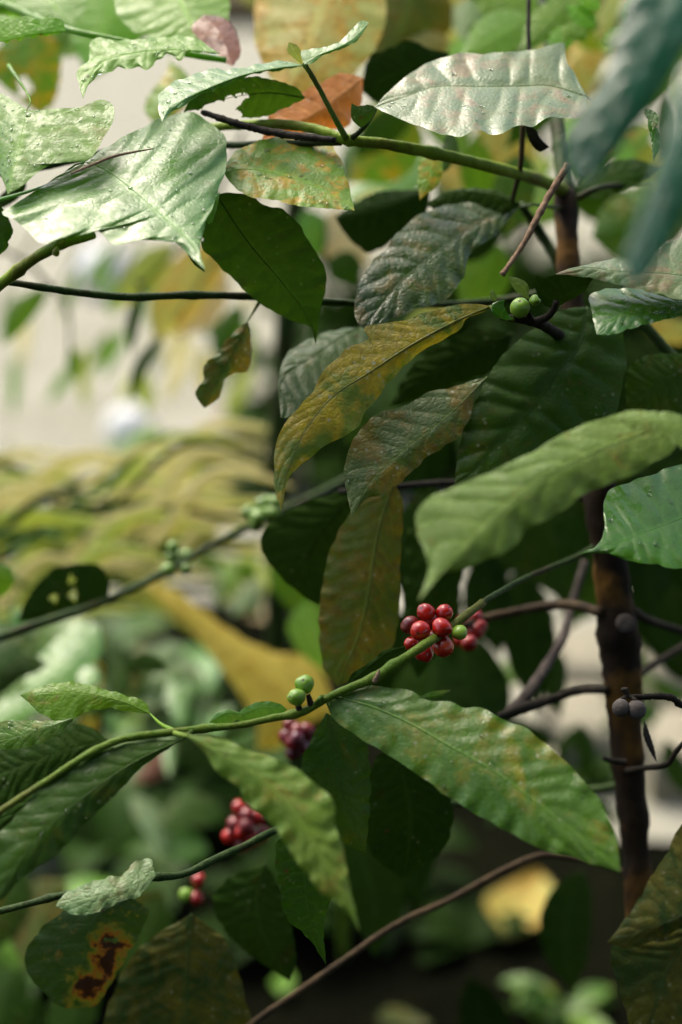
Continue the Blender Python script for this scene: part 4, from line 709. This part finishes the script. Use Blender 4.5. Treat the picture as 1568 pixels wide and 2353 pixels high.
for i in range(14):
    x0 = RS.uniform(-60, 30); y0 = RS.uniform(1250, 1400)
    strap(sg, [(x0, y0), (x0 + RS.uniform(-60, 40), y0 - 120), (x0 + RS.uniform(-80, 80), y0 - RS.uniform(220, 360))], RS.uniform(6, 12), RS.uniform(2.0, 2.4), ['strap1', 'strap3', 'strap2', 'orange', 'mid'][i % 5])
for p, w, mt in [([(120, 1250), (330, 1345), (470, 1450), (560, 1540)], 34, 'lime'), ([(20, 1210), (160, 1205), (330, 1230)], 22, 'cream'), ([(60, 1190), (120, 1200), (200, 1215)], 14, 'orange'), ([(250, 1260), (400, 1250), (560, 1330)], 20, 'bright'),
                 ([(520, 1300), (640, 1340), (700, 1400)], 26, 'bright'), ([(200, 1700), (215, 1560), (230, 1440)], 16, 'gold')]: strap(sg, p, w, 1.85, mt)
gb = thing('broad_leaf_plant', tuple(G(700, 1720)), 'low plant with a broad golden yellow leaf behind the green cherries', 'plant')
tube('stem', [(770, 1640, 1.55, 12), (790, 1800, 1.6, 12), (790, 2200, 1.7, 12)], M['stem'], gb, n=20)
leaf(gb, [(775, 1640), (640, 1560), (490, 1450), (330, 1340)], [(740, 1545), (700, 1508), (640, 1500), (560, 1468), (470, 1405), (400, 1355)], [(700, 1660), (590, 1640), (530, 1565), (440, 1450), (380, 1400)], 1.55, 'gold', gy=-.5, nv=8, q=1.5, ns=60, nt=9)
leaf(gb, [(720, 1610), (640, 1660), (590, 1720)], [(660, 1610), (600, 1640)], [(700, 1670), (640, 1720)], 1.5, 'gold', nv=6, ns=50, nt=8)
leaf(gb, [(780, 1560), (720, 1460), (700, 1380)], [(700, 1510), (660, 1440)], [(770, 1480), (740, 1400)], 1.5, 'pale', nv=6, ns=50, nt=8)
leaf(gb, [(620, 1280), (700, 1340), (740, 1430)], [(660, 1270), (730, 1340)], [(620, 1340), (680, 1410)], 1.55, 'bright', nv=6, ns=50, nt=8)
for p, w, mt in [([(560, 1760), (460, 1730), (380, 1760)], 40, 'deep'), ([(640, 1760), (540, 1790), (440, 1820)], 50, 'deep'), ([(400, 1700), (360, 1760), (300, 1800)], 26, 'brown'), ([(425, 1480), (360, 1515), (300, 1500)], 26, 'silver'), ([(475, 1585), (400, 1602), (330, 1570)], 28, 'silver'), ([(300, 1830), (345, 1880), (385, 1960)], 30, 'silver'), ([(600, 1330), (560, 1380), (530, 1420)], 24, 'silver'), ([(470, 1590), (400, 1570), (330, 1580)], 30, 'wet'),
                 ([(620, 1600), (560, 1650), (500, 1700)], 30, 'deep'), ([(330, 1480), (300, 1560), (250, 1620)], 26, 'olive'), ([(520, 1880), (440, 1860), (360, 1900)], 40, 'mid'), ([(480, 1960), (400, 1930), (340, 1880)], 40, 'wet')]:
    width_leaf(gb, p, w, 1.7, mt, gy=-.7, ns=50, nt=8)

# ================================================================== low plants on the dark soil
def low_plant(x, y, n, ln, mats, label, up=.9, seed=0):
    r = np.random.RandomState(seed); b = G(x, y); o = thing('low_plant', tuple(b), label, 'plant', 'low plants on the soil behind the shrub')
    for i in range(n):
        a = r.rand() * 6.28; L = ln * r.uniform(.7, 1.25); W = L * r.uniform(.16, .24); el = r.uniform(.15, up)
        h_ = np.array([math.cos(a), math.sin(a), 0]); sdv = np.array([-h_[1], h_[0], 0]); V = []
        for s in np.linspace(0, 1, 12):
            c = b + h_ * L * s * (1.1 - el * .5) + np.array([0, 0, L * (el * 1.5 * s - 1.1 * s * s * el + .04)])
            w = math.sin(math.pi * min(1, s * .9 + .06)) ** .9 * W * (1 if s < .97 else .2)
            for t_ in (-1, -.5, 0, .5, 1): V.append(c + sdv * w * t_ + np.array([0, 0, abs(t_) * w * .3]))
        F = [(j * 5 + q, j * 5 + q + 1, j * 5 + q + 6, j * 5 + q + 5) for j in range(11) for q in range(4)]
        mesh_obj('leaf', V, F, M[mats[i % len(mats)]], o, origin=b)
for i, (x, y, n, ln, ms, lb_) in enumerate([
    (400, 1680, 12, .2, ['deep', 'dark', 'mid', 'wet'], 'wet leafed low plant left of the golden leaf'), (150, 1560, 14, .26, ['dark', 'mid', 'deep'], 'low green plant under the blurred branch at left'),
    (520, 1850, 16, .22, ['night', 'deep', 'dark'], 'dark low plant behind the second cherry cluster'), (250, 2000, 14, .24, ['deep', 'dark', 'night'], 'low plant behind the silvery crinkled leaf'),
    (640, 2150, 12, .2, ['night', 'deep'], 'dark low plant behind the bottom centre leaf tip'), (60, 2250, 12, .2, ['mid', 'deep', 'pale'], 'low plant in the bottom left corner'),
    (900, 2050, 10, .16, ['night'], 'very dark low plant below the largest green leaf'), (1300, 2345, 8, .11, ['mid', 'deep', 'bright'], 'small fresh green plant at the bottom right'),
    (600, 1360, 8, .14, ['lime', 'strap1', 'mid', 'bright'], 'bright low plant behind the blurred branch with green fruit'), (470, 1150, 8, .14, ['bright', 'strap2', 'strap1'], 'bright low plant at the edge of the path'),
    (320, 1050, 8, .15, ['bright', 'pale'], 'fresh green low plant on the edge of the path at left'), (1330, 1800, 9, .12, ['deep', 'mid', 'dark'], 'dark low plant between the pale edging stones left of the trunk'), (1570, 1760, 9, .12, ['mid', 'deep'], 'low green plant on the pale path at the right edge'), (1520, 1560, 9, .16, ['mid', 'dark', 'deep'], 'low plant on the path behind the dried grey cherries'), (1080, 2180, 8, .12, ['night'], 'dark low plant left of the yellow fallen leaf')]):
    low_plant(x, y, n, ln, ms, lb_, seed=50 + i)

for cx, cy, n, sp, dd, ms in [(150, 1540, 24, 170, 1.55, ['wet', 'deep', 'dark', 'gloss']), (420, 1530, 12, 110, 1.75, ['wet', 'night', 'silver', 'dark']), (580, 1300, 7, 80, 1.8, ['bright', 'strap2', 'mid', 'strap2']), (340, 1010, 6, 90, 2.0, ['bright', 'mid', 'strap2', 'pale'])]:
    for i in range(n):
        x, y = cx + RS.randn() * sp * .6, cy + RS.randn() * sp * .4; an = RS.uniform(.2, 2.9); ln = RS.uniform(60, 130)
        width_leaf(gb, [(x, y), (x + math.cos(an) * ln * .5, y + math.sin(an) * ln * .4), (x + math.cos(an) * ln, y + math.sin(an) * ln)], RS.uniform(14, 28), dd + RS.randn() * .08, ms[i % 4], gy=RS.uniform(-1.3, -.2), ns=24, nt=5, nv=6)
for i in range(46):
    x, y = RS.uniform(880, 1620), RS.uniform(-60, 470)
    if 1100 < x < 1260 and y > 380: continue
    an = RS.uniform(.4, 2.7); ln = RS.uniform(110, 230)
    width_leaf(yb, [(x, y), (x + math.cos(an) * ln * .5, y + math.sin(an) * ln * .4), (x + math.cos(an) * ln, y + math.sin(an) * ln)], RS.uniform(26, 55), RS.uniform(1.3, 1.7), ['bright', 'lime', 'yellow', 'mid', 'spot', 'back', 'young'][i % 7], gy=RS.uniform(-.8, .2), ns=36, nt=6, nv=7)
for i in range(12):
    x, y = RS.uniform(-20, 420), RS.uniform(-60, 60)
    an = RS.uniform(.6, 2.5); ln = RS.uniform(110, 200)
    width_leaf(lu, [(x, y), (x + math.cos(an) * ln * .5, y + math.sin(an) * ln * .4), (x + math.cos(an) * ln, y + math.sin(an) * ln * .6)], RS.uniform(26, 50), RS.uniform(1.3, 1.5), ['young', 'pale', 'bright'][i % 3], gy=RS.uniform(-.8, .2), ns=36, nt=6, nv=7)
for pts in [[(560, 300, 1.55, 5), (480, 480, 1.62, 5), (330, 655, 1.65, 4)], [(600, 420, 1.6, 5), (520, 560, 1.68, 5), (400, 740, 1.66, 4)], [(330, 655, 1.65, 4), (310, 640, 1.64, 3), (340, 680, 1.62, 3)], [(-200, 500, 1.6, 6), (60, 600, 1.6, 5), (115, 665, 1.6, 4)], [(60, 600, 1.6, 4), (150, 700, 1.65, 4), (162, 805, 1.7, 3)]]:
    tube('twig', pts, M['stemd'], yb, n=24, sides=8)
for pts, w, dd, mt in [([(1500, 1440), (1550, 1500), (1600, 1580)], 40, 1.35, 'deep'), ([(1290, 1500), (1275, 1580), (1290, 1650)], 26, 1.4, 'dark'), ([(1530, 1700), (1560, 1780), (1620, 1840)], 26, 1.5, 'dark'), ([(1330, 1660), (1350, 1740), (1340, 1800)], 22, 1.5, 'dark'), ([(1500, 1560), (1540, 1590), (1590, 1600)], 18, 1.6, 'mid')]:
    width_leaf(main, pts, w, dd, mt, nv=7, ns=36, nt=6)

# soft pale green foliage hanging far behind at the left, and leaves breaking up the pale ground right of the cherries
for i in range(26):
    x, y = RS.uniform(-30, 600), RS.uniform(540, 860); an = RS.uniform(1.3, 2.3); ln = RS.uniform(90, 190)
    width_leaf(yb, [(x, y), (x + math.cos(an) * ln * .5, y + math.sin(an) * ln * .5), (x + math.cos(an) * ln, y + math.sin(an) * ln)], RS.uniform(9, 22), RS.uniform(1.9, 2.6), ['pale', 'strap2', 'bright', 'strap1', 'mid'][i % 5], gy=RS.uniform(-.6, .2), ns=24, nt=5, nv=5)
for k in range(6):
    x = -20 + 120 * k; tube('twig', [(x + 160, 420, 2.3, 4), (x + 90, 560, 2.3, 4), (x + 20, 700, 2.3, 3)], M['stem'], yb, n=20, sides=6)
for i in range(22):
    x, y = RS.uniform(1040, 1600), RS.uniform(1400, 1860); an = RS.uniform(.3, 2.8); ln = RS.uniform(90, 180)
    if x > 1380 and y > 1640 and i % 2: continue
    width_leaf(main, [(x, y), (x + math.cos(an) * ln * .5, y + math.sin(an) * ln * .4), (x + math.cos(an) * ln, y + math.sin(an) * ln * .8)], RS.uniform(16, 34), RS.uniform(1.5, 1.9), ['deep', 'mid', 'dark', 'olive'][i % 4], gy=RS.uniform(-.8, .2), ns=24, nt=5, nv=6)
width_leaf(main, [(965, 1130), (945, 1270), (950, 1420)], 44, 1.25, 'deep', ns=40, nt=7)

for pts, w in [([(1125, 1265), (1120, 1380), (1150, 1510)], 56), ([(1040, 1330), (1020, 1420), (1040, 1540)], 44)]:
    width_leaf(main, pts, w, 1.36, 'deep', ns=40, nt=7, nv=8)
# ================================================================== ground
def groundmat(name, c1, c2, c3, scale, rough=0.9, bumpd=0.02):
    m = N(name); tc = m.n('ShaderNodeTexCoord'); co = tc.outputs['Object']
    a = m.noise(co, scale, 6, 0.6); b_ = m.noise(co, scale * 7, 5, 0.6); c = m.noise(co, scale * 0.3, 3)
    col = m.mix(m.ramp(a, .38, .62), c1, c2); col = m.mix(m.math('MULTIPLY', m.ramp(b_, .55, .7), .7), col, c3); col = m.mix(m.math('MULTIPLY', m.ramp(c, .4, .65), .4), col, c1)
    bp = m.n('ShaderNodeBump'); bp.inputs['Strength'].default_value = .8; bp.inputs['Distance'].default_value = bumpd; m.l(m.math('ADD', a, b_), bp.inputs['Height'])
    b = m.n('ShaderNodeBsdfPrincipled', Roughness=rough); m.l(col, b.inputs['Base Color']); m.l(bp.outputs[0], b.inputs['Normal']); b.inputs['Specular IOR Level'].default_value = 0.0
    return m.out(b.outputs[0])
def sheet(name, pts, z, mat, nx=60):
    V = [(x, y, z) for x, y in pts]; o = mesh_obj(name, V, [tuple(range(len(V)))], mat, None, origin=(0, 0, z), smooth=False)
    return tag(o, kind='structure')
sheet('ground', [(-200, -60), (200, -60), (200, 300), (-200, 300)], 0, groundmat('dark_soil', (.003, .0035, .002), (.005, .0055, .003), (.010, .010, .005), 3.0))
pm = groundmat('pale_path', (.215, .212, .165), (.265, .26, .21), (.13, .125, .09), 1.6)
def gp(*l): return [tuple(G(x, y)[:2]) for x, y in l]
sheet('path', [(-30, 4.2), (-1.2, 3.2), (-.5, 3.0), (.1, 2.9), (.32, 2.5), (.42, 2.0), (1.5, 1.9), (3, 1.9), (30, 1.9), (60, 60), (-60, 60)], .006, pm)

# fallen leaves on the soil and the path
k = 0
FL = [(1200, 2075, 'yellow', 135, 'large pale yellow fallen leaf on the dark soil at lower right'), (1250, 2310, 'pale', 60, 'pale green fallen leaf at the bottom right on dark soil'),
      (330, 1870, 'silver', 50, 'whitish fallen leaf on the ground below the dark bluish leaf'), (340, 1500, 'cream', 70, 'whitish fallen leaf left of the golden leaf'), (400, 1590, 'silver', 60, 'whitish fallen leaf under the golden leaf'),
      (540, 960, 'pink', 60, 'pale red fallen leaf on the path behind the hanging shrivelled leaf'), (300, 995, 'cream', 40, 'small white leaf added as a wet glint on the path at left'), (620, 1400, 'cream', 50, 'whitish fallen leaf right of the strap leaves'),  # the small white leaf is added to stand for a glint
      (60, 2130, 'pale', 50, 'pale fallen leaf on soil at the left edge'), (30, 2270, 'cream', 60, 'cream fallen leaf in the bottom left corner'), (650, 2240, 'pale', 45, 'pale fallen leaf on soil under the dark leaf tip'), (930, 2330, 'moss', 60, 'dull green fallen leaf at bottom centre on black soil'),
      (1010, 1610, 'brown', 40, 'brown fallen leaf far behind the cherries')]
def fallen(x, y, mt, half, label, group=None):
    c = G(x, y, .03); d = np.linalg.norm(c - C0); L = half * KW * d * 1.0
    an = RS.rand() * 6.28; ns, nt = 14, 7; V = []
    for i in range(ns):
        s = i / (ns - 1); w = math.sin(math.pi * s ** .85) ** .8 * L * .55
        for j in range(nt):
            t_ = (j / (nt - 1)) * 2 - 1
            u = (s - .5) * 2 * L; v = t_ * w
            V.append(c + np.array([u * math.cos(an) - v * math.sin(an), u * math.sin(an) + v * math.cos(an), abs(t_) * w * .5 + .25 * L * (2 * s - 1) ** 2 + .1 * L * math.sin(s * 5 + t_)]))
    F = [(i * nt + j, i * nt + j + 1, (i + 1) * nt + j + 1, (i + 1) * nt + j) for i in range(ns - 1) for j in range(nt - 1)]
    V = np.array(V); V[:, 2] += .012 - V[:, 2].min()
    o = mesh_obj('fallen_leaf', V, F, M[mt], None, origin=c); tag(o, label, 'fallen leaf', group)
for f in FL: fallen(*f)

def glint_ball(x, y, r, label):  # added white ball, its colour stands in for a glint off wet leaves
    c = G(x, y, r * .8); v, f, _ = berry_geom(c, r, (0, 0, 1), .95); v = v + RS.randn(*v.shape) * r * .012
    m_ = bpy.data.materials.get('glint_white') or groundmat('glint_white', (.78, .80, .78), (.82, .84, .82), (.7, .7, .68), 20, .5)
    tag(mesh_obj('glint_white', v, f, m_, None, origin=c), label, 'stone')
glint_ball(238, 622, .14, 'white ball added as a wet glint far back on the path under the big wet leaf'); glint_ball(297, 985, .075, 'white ball added as a wet glint at the edge of the path above the strap leaves')
# stone edging seen between leaves at the right
sm = groundmat('pale_stone', (.26, .25, .185), (.31, .29, .22), (.19, .18, .14), 9)
def stone(x0, x1, y, h, label):
    a, b = G(x0, y), G(x1, y); dz = h
    t_ = (b - a) / np.linalg.norm(b - a); n_ = np.array([-t_[1], t_[0], 0.]); V, F = [], []
    ns = 24
    prof = [(0, 0), (-.01, dz * .5), (0, dz * .92), (.02, dz), (.16, dz), (.18, dz * .9), (.18, 0)]
    for i in range(ns):
        p = a + (b - a) * i / (ns - 1)
        for u, z in prof: V.append(p + n_ * (u + .006 * math.sin(i * 1.7 + z * 50)) + np.array([0, 0, z + (.004 * math.sin(i * 2.3) if z else 0)]))
    m = len(prof)
    F = [(i * m + j, i * m + j + 1, (i + 1) * m + j + 1, (i + 1) * m + j) for i in range(ns - 1) for j in range(m - 1)]
    F += [tuple(range(m)), tuple((ns - 1) * m + j for j in range(m))[::-1]]
    o = mesh_obj('kerb_stone', V, F, sm, None, origin=a); tag(o, label, 'stone')
stone(1290, 1410, 1640, .10, 'long pale edging stone seen left of the trunk'); stone(1500, 1680, 1640, .10, 'pale edging stone right of the trunk')
stone(1270, 1410, 1790, .10, 'near pale edging stone left of the trunk'); stone(1490, 1690, 1850, .10, 'near pale edging stone at the right edge')

# ================================================================== background trees and unseen trees added for shade: crowns of many small leaves
def tree(name, x, y, h, rx, rz, zc, n, mat, label, group, leafsz=.13, trunk_r=.09, seed=0):
    r = np.random.RandomState(seed)
    o = thing(name, (x, y, 0), label, 'tree', group)
    # trunk with limbs
    C = np.array([[x + .05 * math.sin(z * 1.3), y + .05 * math.cos(z), z] for z in np.linspace(0, zc, 14)]); R = np.linspace(trunk_r, trunk_r * .45, 14)
    V, F = tube_geom(C, R, 10)
    for i in range(7):
        a = r.rand() * 6.28; e = C[-1 - r.randint(4)]; tip = np.array([x + rx * .7 * math.cos(a), y + rx * .7 * math.sin(a), zc + rz * r.uniform(-.2, .7)])
        L = np.linspace(0, 1, 8)[:, None]; cc = e * (1 - L) + tip * L + np.array([0, 0, .2]) * np.sin(L * 3.14)
        v, f = tube_geom(cc, np.linspace(trunk_r * .4, trunk_r * .1, 8), 6); F += [tuple(q + len(V) for q in g) for g in f]; V = np.vstack([V, v])
    mesh_obj('trunk', V, F, M['bark'], o, origin=(x, y, 0))
    ncl = max(10, n // 60); cl = r.randn(ncl, 3); cl /= np.linalg.norm(cl, axis=1)[:, None]; cl *= r.rand(ncl, 1) ** .4
    V = []; F = []
    idx = r.randint(ncl, size=n); cen = cl[idx] + r.randn(n, 3) * .16
    cen = cen * np.array([rx, rx, rz]) + np.array([x, y, zc])
    for c in cen:
        if c[2] < .15: c[2] = .15
        u = r.randn(3); u[2] -= .5; u /= np.linalg.norm(u); w = np.cross(u, r.randn(3)); w /= np.linalg.norm(w); nn = np.cross(u, w)
        L = leafsz * r.uniform(.6, 1.3); W = L * .24; b = len(V)
        V += [c, c + u * L * .35 + w * W + nn * .02, c + u * L, c + u * L * .35 - w * W + nn * .02]; F.append((b, b + 1, b + 2, b + 3))
    mesh_obj('crown', V, F, M[mat], o, origin=(x, y, zc), smooth=False)
    return o
tree('unseen_shade_tree', 2.6, -1.8, 5, 3.4, 1.6, 3.9, 7000, 'dark', 'big unseen tree added to shade the shrubs at right', None, .34, .16, 1)  # out of view, added to keep sky light off the right side
tree('unseen_shade_tree', -.8, -3.2, 5, 2.6, 2.2, 2.9, 4500, 'dark', 'unseen tree added behind the viewer to block sky light', None, .34, .14, 2)  # out of view, added to darken what the leaves reflect
for i, (x, y, h, rx, rz, zc, mt, lb_) in enumerate([
        (2.9, 4.8, 2, 1.2, 1.1, 1.1, 'dark', 'dark bushy tree beyond the right edge of the path'), (.45, 4.0, 2, .6, .3, .28, 'deep', 'low dark bush far behind the red cherries'),
        (2.8, 6.0, 3, 1.6, 1.6, 2.0, 'mid', 'leafy green tree beyond the path at right'), (.9, 7.0, 3, 1.2, 1.1, 1.9, 'lime', 'yellow green tree beyond the path at the top')]):
    tree('background_tree', x, y, h, rx, rz, zc, 2600, mt, lb_, 'trees behind the shrubs', .2, .06, 20 + i)

# ================================================================== light
w = bpy.data.worlds.new('World'); S.world = w; w.use_nodes = True
nt = w.node_tree; nt.nodes.clear()
sky = nt.nodes.new('ShaderNodeTexSky'); sky.sky_type = 'NISHITA'; sky.sun_disc = False
SUN_EL, SUN_AZ = rad(58), rad(-40)          # azimuth from +Y towards +X
sky.sun_elevation = SUN_EL; sky.sun_rotation = SUN_AZ
sky.air_density = 1.0; sky.dust_density = 5.0; sky.ozone_density = 0.0; sky.altitude = 0
bg = nt.nodes.new('ShaderNodeBackground'); bg.inputs[1].default_value = 0.15
ow = nt.nodes.new('ShaderNodeOutputWorld'); nt.links.new(sky.outputs[0], bg.inputs[0]); nt.links.new(bg.outputs[0], ow.inputs[0])
sl = bpy.data.lights.new('sun', 'SUN'); sl.energy = 1.3; sl.angle = rad(30); sl.color = (1, .93, .80)
so = bpy.data.objects.new('sun', sl); COL.objects.link(so)
sd = Vector((math.sin(SUN_AZ) * math.cos(SUN_EL), math.cos(SUN_AZ) * math.cos(SUN_EL), math.sin(SUN_EL)))
so.rotation_euler = sd.to_track_quat('Z', 'Y').to_euler(); so.location = (0, 0, 8)

S.view_settings.view_transform = 'Standard'; S.view_settings.look = 'None'; S.view_settings.exposure = EXPOSURE; S.view_settings.gamma = 1
S.view_settings.use_curve_mapping = False
S.render.engine = 'CYCLES'
S.cycles.use_denoising = True
try: S.cycles.denoiser = 'OPENIMAGEDENOISE'
except Exception: pass
S.cycles.max_bounces = 6; S.cycles.diffuse_bounces = 4; S.cycles.glossy_bounces = 3; S.cycles.transmission_bounces = 4
S.cycles.sample_clamp_indirect = 4
